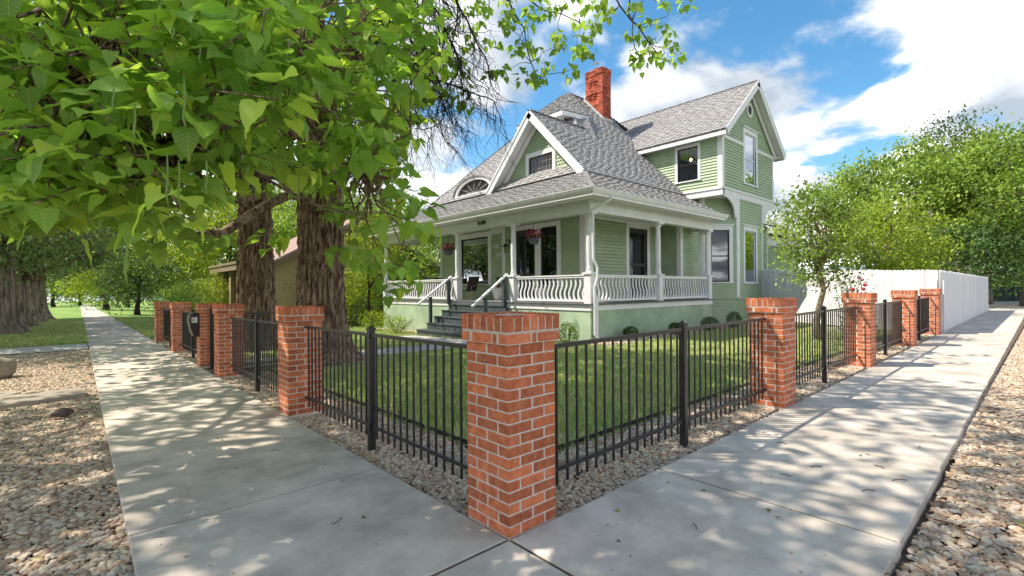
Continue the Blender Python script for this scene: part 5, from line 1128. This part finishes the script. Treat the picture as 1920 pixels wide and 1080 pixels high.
for i, (px, D, r, h, m, lab, sz) in enumerate([(672, 27.5, 1.15, 3.1, LEAFY, 'round bright green shrub beside the tan wall right of the bigger trunk', .11), (531, 29, 1.5, 3.5, LEAFY, 'bright green shrub seen in the gap between the two big trunks', .11),
    (415, 30, 1.3, 3.0, LEAFY, 'feathery yellow-green shrub before the tan brick porch', .11), (372, 32, 1.7, 2.8, LEAFM, 'spreading juniper shrub beside the feathery one', .10), (338, 36, 1.6, 2.2, LEAFM, 'low spreading juniper further down the neighbour lawn', .10)]):
    x, y = pt(px, D); tree('garden_shrub', lab, x, y, h, r, h * .55, 110, 60, sz, m, tr=.05, seed=90 + i, group='shrubs on the neighbour lawn', cr=.35, cat='shrub', zc=h * .5)
x, y = pt(690, 26); tree('garden_tree', 'small yellow-green tree between the bigger trunk and the white porch', x, y, 5.6, 1.5, 1.5, 90, 60, .12, LEAFY, TWIG, .08, 210, zc=4.0, cr=.35)
for i, (px, D, h, r, rz, ncl, per, sz, m, lab) in enumerate([
    (257, 46, 6.2, 3.1, 2.6, 130, 55, .22, LEAFD, 'small dark round tree standing on the neighbour lawn'),
    (200, 66, 9.5, 4.2, 4.2, 160, 55, .34, LEAFY, 'yellow-green tree arching over the far end of the walk'),
    (320, 60, 11, 5.5, 5, 220, 55, .36, LEAFY, 'light yellow-green tree beyond the neighbour houses'),
    (430, 56, 13, 6, 5, 220, 55, .36, LEAFY, 'tall pale tree with visible dark branches over the tan house'),
    (520, 62, 15, 7, 6, 220, 50, .4, LEAFM, 'big green tree far behind the pinkish brown roof'),
    (690, 52, 13.5, 6, 5.5, 260, 55, .34, LEAFM, 'big green tree behind the house, over the porch roof end'),
    (790, 60, 12.5, 5.5, 5, 220, 55, .36, LEAFM, 'green tree just showing over the low end of the porch roof'),
    (600, 48, 12, 5, 5, 200, 55, .32, LEAFM, 'green tree between the tan house and the big trunks'),
    (760, 33, 5.5, 3.2, 2.6, 170, 55, .2, LEAFM, 'dense green tree seen through the open porch end'),
    (150, 110, 12, 6, 5.5, 150, 45, .5, LEAFY, 'distant yellow-green tree closing the end of the walk'),
    (240, 90, 11, 6, 5, 150, 45, .45, LEAFM, 'distant green tree right of the walk end'),
    (100, 95, 13, 6, 6, 150, 45, .45, LEAFM, 'distant green tree left of the walk end')]):
    x, y = pt(px, D); tree('background_tree', lab, x, y, h, r, rz, ncl, per, sz, m, tr=.24 if h > 7 else .18, seed=120 + i, group='trees down the street', cr=.06 * D ** .7, limbs=12, bark=TWIG if m is not LEAFD else TWIG)
# row of huge old trunks on the verge
def bark_trunk(x, y, z0, H_, R0, R1, flare, seed, lean=(0, 0), amp=.07, na=110, nh=90, lobes=5):
    V, F_ = [], []
    for j in range(nh + 1):
        t = j / nh; z = H_ * t; rb_ = R0 + (R1 - R0) * t + flare * math.exp(-z / .45)
        for i in range(na):
            a = 2 * math.pi * i / na; cx, cy = math.cos(a), math.sin(a)
            lob = 1 + .11 * math.sin(lobes * a + seed) * (1 + 1.6 * math.exp(-z / .6)) + .10 * noise.noise(Vector((cx * 1.5, cy * 1.5, z * .25 + seed)))
            w = noise.noise(Vector((cx * 2, cy * 2, z * .9 + seed))) * .55
            rg_ = noise.noise(Vector((cx * 7.5 + w * 4, cy * 7.5 + w * 4, z * .9 + seed))); rid = 1 - abs(rg_) * 2.6
            rg2 = noise.noise(Vector((cx * 20 + w * 2, cy * 20, z * 6 + seed))); rr_ = rb_ * lob + amp * rid * .8 + amp * .6 * rg2
            V.append((x + lean[0] * t + cx * rr_, y + lean[1] * t + cy * rr_, z0 + z))
    for j in range(nh):
        for i in range(na): q = j * na; F_.append((q + i, q + (i + 1) % na, q + na + (i + 1) % na, q + na + i))
    me = bpy.data.meshes.new('trunk'); me.from_pydata(V, [], F_); me.shade_smooth(); return me
TL = [(-5.15, 21.5, .62, 'fattest grey old street tree with deeply ridged bark, closest on the grass verge'), (-4.7, 27.5, .75, 'second old ridged street tree on the verge, orange-brown bark patch'), (-4.6, 34, .7, 'third old street tree trunk along the verge'), (-4.5, 41, .7, 'fourth old street tree trunk along the verge'), (-4.4, 49, .7, 'fifth old street tree trunk, small and dark far down the verge')]
for i, (x, y, R0, lab) in enumerate(TL):
    z0 = gz(x, y); r_ = root('street_tree', lab, 'tree', (x, y, z0), 'old trees along the grass verge'); put('trunk', bark_trunk(x, y, z0 - .1, 5.0, R0, R0 * .75, .45, 3 + i * 5, na=70, nh=40), BARKG, r_); rg = np.random.default_rng(300 + i)
    P_, t, cc = crown(rg, (x + .6, y, 6.6), (4.6, 4.3, 4.1), 210, 75, .55, .8); foliage('crown', P_, t, .22 if i < 2 else .27, LEAFG, r_, rg)
    b = MB()
    for k in range(10): b.tube(limb_path((x, y, z0 + 2.5 + k * .2), cc[k * 9], k, 6, .1), [.3, .24, .18, .13, .09, .05, .03], 7)
    put('limbs', b, BARK, r_)
wa, wb = at(1420, 372, 40), at(1990, 196, 32); wr = MB(); wr.tube([wa.lerp(wb, k / 12) - Vector((0, 0, .5 * math.sin(math.pi * k / 12))) for k in range(13)], .012, 5)
tag(put('utility_wire', wr, IRON), 'thin dark utility wire crossing the sky over the trees', 'wire')
st = MB(); x, y = pt(193, 62); tag(put('street_sign', MB().box(x - .03, x + .03, y - .03, y + .03, -1, 1.2).box(x - .3, x + .3, y - .02, y + .02, .6, 1.1), mat('dark_red_sign', (.10, .04, .03), .6)), 'small dark sign on a post beside the far end of the walk', 'sign')
# ------------------------------------------------------------------ the two big catalpas in the yard
hv1, hf1 = heart(.16, .10); hv2, hf2 = heart(.30, .16, .1); hv3, hf3 = heart(.05, .20, -.12); hv4, hf4 = heart(.22, -.06, .15)
HK = []
for hv_, hf_ in ((hv1, hf1), (hv2, hf2), (hv3, hf3), (hv4, hf4)):
    for tn_ in (.12, .45, .85):
        me = bpy.data.meshes.new('leaf'); me.from_pydata(hv_, [], hf_); me.shade_smooth(); a_ = me.attributes.new('tint', 'FLOAT', 'POINT'); a_.data.foreach_set('value', [tn_] * len(hv_)); lc_ = me.attributes.new('lco', 'FLOAT_VECTOR', 'POINT'); lc_.data.foreach_set('vector', [q for v in hv_ for q in v]); me.materials.append(LEAFC); HK.append(me)
CT = []
for (x, y, lab, R0, sd_) in ((2.2, 8.9, 'huge catalpa with ridged red-brown trunk behind the second pillar, leafy boughs over the walk', .44, 1), (1.95, 13.4, 'second huge catalpa trunk, further back toward the gateway', .42, 9)):
    z0 = gz(x, y); r_ = root('catalpa_tree', lab, 'tree', (x, y, z0)); put('trunk', bark_trunk(x, y, z0 - .1, 7.2, R0, R0 * .80, .46, sd_, na=150, nh=150, amp=.10, lobes=3), BARK, r_); CT.append(r_)
# upper stems and canopy overhead: the shade on walk and yard
def canopy(r_, stems, cl_c, cl_r, ncl, per, seed, size=.17, keep=lambda p: True, cr=.55):
    rg = np.random.default_rng(seed); b = MB(); P_, t, cc = crown(rg, cl_c, cl_r, ncl, per, cr, .6)
    ok = []; 
    for c in cc:
        a, bb, d = proj(c); vis = d > 0 and -60 < a < 1980 and -60 < bb < 1140; ok.append(keep((a, bb, d), c) if vis else True)
    ok = np.array(ok); m_ = np.repeat(ok, per); P2, t2 = P_[m_], t[m_]
    for s in stems: b.tube(s[0], s[1], 12)
    cc = cc[ok]; js = rg.permutation(len(cc))[:34]
    for k, j in enumerate(js):
        s_ = stems[k % len(stems)][0]; st_ = Vector(s_[-1 - (k % 2)]); pth = limb_path(st_, cc[j], k + seed, 7, .09)
        if all((lambda q: not (q[2] > 0 and q[0] > 860 and -20 < q[1] < 700 and q[0] < 1980))(proj(p)) for p in pth): b.tube(pth, [.10, .08, .065, .05, .038, .028, .018, .01], 6)
    put('limbs', b.mesh('limbs', True), BARK, r_); V_, F2 = LO_V, LO_F
    foliage('canopy', P2, t2, size, LEAFC, r_, rg, up=.9, V=V_, Fc=F2)
keep = lambda q, c: (q[0] < 790 - max(0, q[1] - 150) * .25 and q[1] < 420)
a0 = (2.25, 9.0)
stemsA = [(limb_path((2.15, 9.1, 6.6), (1.2, 9.8, 11.5), 1, 6, .05), [.36, .32, .28, .24, .2, .15, .1]), (limb_path((2.3, 8.9, 5.2), (3.2, 8.4, 10.8), 2, 6, .05), [.30, .28, .25, .2, .16, .12, .08]), (limb_path((2.2, 8.8, 4.6), (-.8, 6.2, 7.6), 3, 6, .06), [.26, .22, .19, .16, .13, .1, .06]), (limb_path((2.3, 9, 5.0), (.6, 5.0, 7.4), 8, 6, .06), [.2, .18, .15, .12, .1, .08, .05])]
canopy(CT[0], stemsA, (-2.0, 5.4, 9.4), (4.7, 5.0, 2.3), 190, 38, 50, .19, keep)
stemsB = [(limb_path((2.35, 13.7, 6.6), (1.8, 14.5, 12), 4, 6, .05), [.36, .32, .28, .24, .2, .15, .1]), (limb_path((2.3, 13.5, 5.0), (-1.5, 12.5, 8.5), 5, 6, .06), [.3, .26, .22, .18, .14, .1, .06]), (limb_path((2.5, 13.6, 5.6), (4.5, 15, 10), 6, 6, .06), [.3, .26, .22, .18, .14, .1, .06])]
canopy(CT[1], stemsB, (-.4, 15.0, 9.8), (4.8, 4.4, 3.4), 180, 38, 51, .22, keep)
z0 = gz(-6.6, 7.5); cv = root('catalpa_tree', 'unseen catalpa added on the street side of the rock bed, its boughs shading the walk', 'tree', (-6.6, 7.5, z0)); put('trunk', bark_trunk(-6.6, 7.5, z0 - .1, 5.5, .42, .34, .3, 30, na=60, nh=40), BARK, cv)  # catalpa outside the view, added for its canopy shade on the walk
canopy(cv, [(limb_path((-6.6, 7.5, 5.2), (-5.0, 8.0, 9), 41, 6, .05), [.3, .26, .22, .18, .14, .1, .06]), (limb_path((-6.6, 7.5, 5.2), (-7.5, 7.0, 9.5), 42, 6, .05), [.3, .26, .22, .18, .14, .1, .06])], (-5.6, 8.0, 8.6), (4.2, 5.8, 2.4), 230, 38, 52, .20, keep)
# low leafy boughs seen against the trunks, mid depth
rg = np.random.default_rng(77)
def region(n, poly, dmin, dmax, seed):
    rg = np.random.default_rng(seed); out = []
    xs = [p[0] for p in poly]; ys_ = [p[1] for p in poly]
    def inside(x, y):
        c = False
        for (x1, y1), (x2, y2) in zip(poly, poly[1:] + poly[:1]):
            if (y1 > y) != (y2 > y) and x < (x2 - x1) * (y - y1) / (y2 - y1) + x1: c = not c
        return c
    while len(out) < n:
        x, y = rg.uniform(min(xs), max(xs)), rg.uniform(min(ys_), max(ys_))
        if inside(x, y): out.append(at(x, y, dmin + (dmax - dmin) * rg.random() ** .8))
    return out
def leaf_whorls(cents, seed, per=7, spread=.16, s0=.15, s1=.26, hang=.5, tb=0.):
    rg = np.random.default_rng(seed); P_, Nn, Tt, S_, Ti = [], [], [], [], []
    for c in cents:
        ti = np.clip(rg.normal(.42 + tb, .18), 0, 1)
        for k in range(per):
            a = 6.283 * (k + rg.random() * .6) / per; out = np.array([math.cos(a), math.sin(a), 0]); dr = rg.uniform(.05, .5) if rg.random() > hang else rg.uniform(.7, 2.2)
            tan = out * (1 / (1 + dr * .6)) + np.array([0, 0, -dr * .75]) ; nrm = np.array([out[0] * dr, out[1] * dr, 1.0]) + rg.normal(size=3) * .28
            P_.append(np.array(c) + out * spread * rg.uniform(.3, 1) + np.array([0, 0, rg.normal() * .06 - .02 * dr])); Nn.append(nrm); Tt.append(tan); S_.append(rg.uniform(s0, s1)); Ti.append(np.clip(ti + rg.normal() * .16, 0, 1))
    return np.array(P_), frames(np.array(Nn), np.array(Tt)), np.array(S_), np.array(Ti)
poly_near = [(-80, -60), (560, -60), (600, 120), (540, 250), (500, 310), (430, 340), (330, 395), (250, 430), (150, 375), (90, 400), (-80, 385)]
poly_mid = [(330, -60), (800, -60), (830, 110), (760, 200), (745, 300), (800, 390), (800, 440), (720, 480), (660, 440), (610, 360), (540, 330), (500, 290), (330, 300)]
thin = lambda cs: [c for k, c in enumerate(cs) if not (490 < proj(c)[0] < 650 and -40 < proj(c)[1] < 230 and k % 3)]
low_c = region(260, poly_near, 2.7, 4.6, 1); mid_c = region(260, poly_mid, 4.6, 8.0, 2); edge_c = region(26, [(-80, 330), (60, 330), (170, 350), (120, 420), (-80, 420)], 3.0, 4.2, 3)
back_c = region(330, [(-80, -60), (860, -60), (880, 60), (820, 180), (770, 300), (690, 360), (420, 370), (300, 430), (-80, 390)], 8.5, 12.5, 4)
mid_c = thin(mid_c); back_c = thin(back_c)
extra = [at(285, 455, 3.6), at(262, 430, 3.5), at(395, 440, 4.2), at(655, 480, 6.2), at(645, 468, 6.0), at(690, 470, 6.4), at(700, 500, 6.8), at(740, 505, 7.2), at(770, 490, 7.4), at(505, 455, 6.5), at(520, 440, 6.5), at(765, 530, 7.5), at(720, 545, 7.0), at(790, 440, 7.8), at(330, 420, 6.0), at(365, 440, 6.4)]
A_ = leaf_whorls(low_c + edge_c + extra[:3], 11, 8, .19, .10, .215, .32, .03); B_ = leaf_whorls(mid_c + extra[3:], 12, 8, .20, .11, .24, .42, .0); C_ = leaf_whorls(back_c, 13, 8, .30, .17, .27, .5, -.05)
Pn = np.concatenate([A_[0], B_[0]]); Fn = np.concatenate([A_[1], B_[1]]); Sn = np.concatenate([A_[2], B_[2]]); Tn = np.concatenate([A_[3], B_[3]])
dep = np.array([proj(p)[2] for p in Pn]); inv = np.array([(-40 < proj(p)[0] < 1000 and -20 < proj(p)[1] < 620) for p in Pn])
shown = np.where(inv, Sn / np.maximum(dep, .5), 0); order = np.argsort(-shown); big = order[:300]; rest = order[300:]
for i in big:
    k = 0 if Tn[i] < .3 else (1 if Tn[i] < .62 else 2); o = bpy.data.objects.new('leaf', HK[(i % 4) * 3 + k]); COL.objects.link(o); o.parent = CT[0]; o.matrix_parent_inverse = INV[CT[0].name]
    s = Sn[i]; R_ = Matrix([[Fn[i][r][c] for c in range(3)] for r in range(3)]).to_4x4(); o.matrix_basis = Matrix.Translation(Vector(Pn[i])) @ R_ @ Matrix.Diagonal((s, s, s, 1))
third = np.array_split(rest, 4)
for k, idx in enumerate(third): put('bough_foliage', many('bough_foliage', *((hv1, hf1), (hv2, hf2), (hv3, hf3), (hv4, hf4))[k], Pn[idx], Fn[idx], Sn[idx], Tn[idx]), LEAFC, CT[0], kind='stuff', smooth=True)
put('bough_foliage', many('bough_foliage', hv1, hf1, C_[0], C_[1], C_[2], C_[3]), LEAFC, CT[1], kind='stuff')
# boughs that carry these leaves
bo = MB(); rr = random.Random(4)
mains = [limb_path((2.0, 8.7, 3.9), at(300, 300, 4.2), 11, 9, .06), limb_path((1.9, 8.8, 4.8), at(90, 120, 3.8), 12, 9, .07), limb_path((2.3, 8.5, 4.6), at(690, 330, 6.2), 13, 8, .07), limb_path((2.0, 13.2, 4.2), at(30, 390, 5.0), 14, 9, .06), limb_path((2.2, 8.8, 5.4), at(480, 60, 4.6), 15, 8, .06), limb_path((2.2, 8.7, 3.4), at(-60, 420, 4.6), 16, 9, .08)]
for k, m_ in enumerate(mains): bo.tube(m_, [.10 * (1 - .8 * i / (len(m_) - 1)) + .012 for i in range(len(m_))], 8)
nodes = [a_.lerp(b_, k / 8) for m_ in mains for a_, b_ in zip(m_[2:], m_[3:]) for k in range(8)]
for k, c in enumerate(low_c + mid_c + edge_c + extra):
    b_ = sorted(nodes, key=lambda q: (q - c).length)[(k * 7) % 12]
    if (b_ - c).length < 2.6: bo.tube(limb_path(b_, c, k * .7, 5, .12), [.022, .018, .014, .010, .007, .005], 5)
put('boughs', bo.mesh('boughs', True), BARK, CT[0])
tw = MB()
for k, c in enumerate(back_c[::2]):
    tw.tube(limb_path(Vector((2.3, 13.4, 5.5)) if k % 2 else Vector((2.25, 9.2, 6.0)), c, k * .7, 6, .12), [.035, .028, .022, .016, .010, .008, .005], 5)
    for j in range(4): tw.tube(limb_path(c, c + Vector((rr.gauss(0, .5), rr.gauss(0, .5), rr.gauss(-.2, .5))), j + k, 4, .2), [.008, .007, .006, .005, .003], 4)
put('twigs', tw, TWIG, CT[1])
# bare hanging twigs against the sky
hg = MB(); rr = random.Random(12)
def hang(p, L_, rad, depth, drift):
    n = max(4, int(L_ / .16)); pts = [Vector(p)]; d = Vector((rr.gauss(0, .2), rr.gauss(0, .2), -1)).normalized()
    for i in range(n): d = (d + Vector((rr.gauss(0, .36), rr.gauss(0, .36), -.10 + rr.gauss(0, .2))) + drift * .06).normalized(); pts.append(pts[-1] + d * L_ / n)
    hg.tube(pts, [rad * (1 - .62 * i / n) for i in range(n + 1)], 5)
    if depth:
        for i in range(1, n + 1):
            for _ in range(2 if rr.random() < .55 else 1): hang(pts[i], L_ * rr.uniform(.22, .45), rad * .55 * (1 - .5 * i / n), depth - 1, drift + Vector((rr.gauss(0, 2.2) + .6 * Rx, rr.gauss(0, 2.2) + .6 * Ry, rr.uniform(-.3, 1.4))))
for px, py, L_ in ((735, -40, 2.6), (760, -30, 3.2), (790, -60, 3.9), (810, -40, 3.2), (775, 60, 2.6), (740, 120, 2.2), (700, 30, 2.2), (840, -60, 2.2)): hang(at(px, py, 9.2 + rr.uniform(-.6, .6)), L_, .024, 2, Vector((.5 * Rx, .5 * Ry, 0)))
for q in (at(740, -40, 9.2), at(790, -60, 9.2), at(840, -60, 9.2)): hg.tube(limb_path((2.5, 8.8, 6.4), q, q.x, 7, .08), [.12, .1, .085, .07, .055, .04, .03, .022], 7)
put('hanging_twigs', hg, TWIG, CT[0])
# leafy sprays crossing the sky
sk_c = [at(x + rr.gauss(0, 7), y + rr.gauss(0, 7), 10 + rr.uniform(-.9, .9)) for x, y in [(880, 10), (900, 40), (880, 60), (915, 15), (935, 30), (925, 75), (955, 10), (960, 50), (985, 20), (975, 85), (1000, 50), (1010, 5), (1025, 30), (1000, 100), (1040, 60), (1020, 120), (1050, 90), (1060, 15), (1080, 40), (1075, 80), (1085, 110), (1000, 145), (950, 125), (935, 140), (1100, 10), (1120, 35), (1110, 60), (1125, 15), (1070, 125), (1035, 10), (990, 130), (860, 100), (845, 130), (885, 90), (850, 60), (870, 130), (820, 90), (810, 140), (840, 20), (1125, 5), (960, 100), (1095, 90), (1015, 150), (870, 165), (855, 185), (1205, 40), (1215, 60), (1240, 45), (1195, 80), (1225, 90), (1250, 75), (1240, 110), (1205, 115), (1262, 98), (1185, 60), (1215, 105), (1250, 55), (1290, 2), (1190, 5), (1250, 15), (730, 380), (880, 205), (905, 5), (940, -10), (1070, -10), (1220, -15), (1000, -15)]]
S_ = leaf_whorls(sk_c, 21, 9, .16, .10, .19, .75, -.28); put('sky_foliage', many('sky_foliage', hv1, hf1, *S_), LEAFC, CT[0], kind='stuff')
sb = MB(); br = [limb_path((2.6, 8.8, 7.0), at(880, -40, 10), 31, 6, .05), limb_path(at(880, -40, 10), at(1120, 60, 10), 32, 7, .08), limb_path(at(940, -40, 10), at(1010, 150, 10), 33, 6, .08), limb_path(at(1100, -90, 10), at(1240, 110, 10), 34, 7, .08), limb_path(at(880, -40, 10), at(1100, -90, 10), 37, 5, .05), limb_path(at(850, -30, 10), at(870, 190, 10), 35, 6, .08), limb_path(at(1180, -60, 10), at(1190, 90, 9.8), 36, 6, .08)]
for k, m_ in enumerate(br): sb.tube(m_, [(.05 if k in (0, 4) else .018) * (1 - .7 * i / (len(m_) - 1)) + .004 for i in range(len(m_))], 6)
nd = [p for m_ in br for p in m_]
for k, c in enumerate(sk_c):
    b_ = min(nd, key=lambda q: (q - c).length)
    if (b_ - c).length < 1.6: sb.tube(limb_path(b_, c, k * .7, 4, .12), [.010, .008, .006, .005, .003], 4)
put('sky_twigs', sb, TWIG, CT[0])
# seed pods
for k, (px, py, D, l) in enumerate([(212, 155, 3.6, .20), (345, 145, 3.3, .33), (252, 195, 3.3, .24), (246, 478, 3.2, .0), (313, 285, 3.4, .36), (335, 300, 3.5, .32), (387, 300, 3.7, .26), (375, 80, 3.9, .16), (325, 50, 3.7, .10), (236, 430, 3.3, .36), (455, 190, 4.4, .3), (560, 330, 5.4, .3), (290, 25, 3.9, .2)]):
    if l <= 0: continue
    D *= .74; l *= .80; p = at(px, py, D); put('seed_pod', MB().tube([p, p + Vector((.004, .006, -l * .4)), p + Vector((-.004, .004, -l * .75)), p + Vector((.006, 0, -l))], [.003, .0055, .006, .003], 6).mesh('seed_pod', True), POD, CT[0])
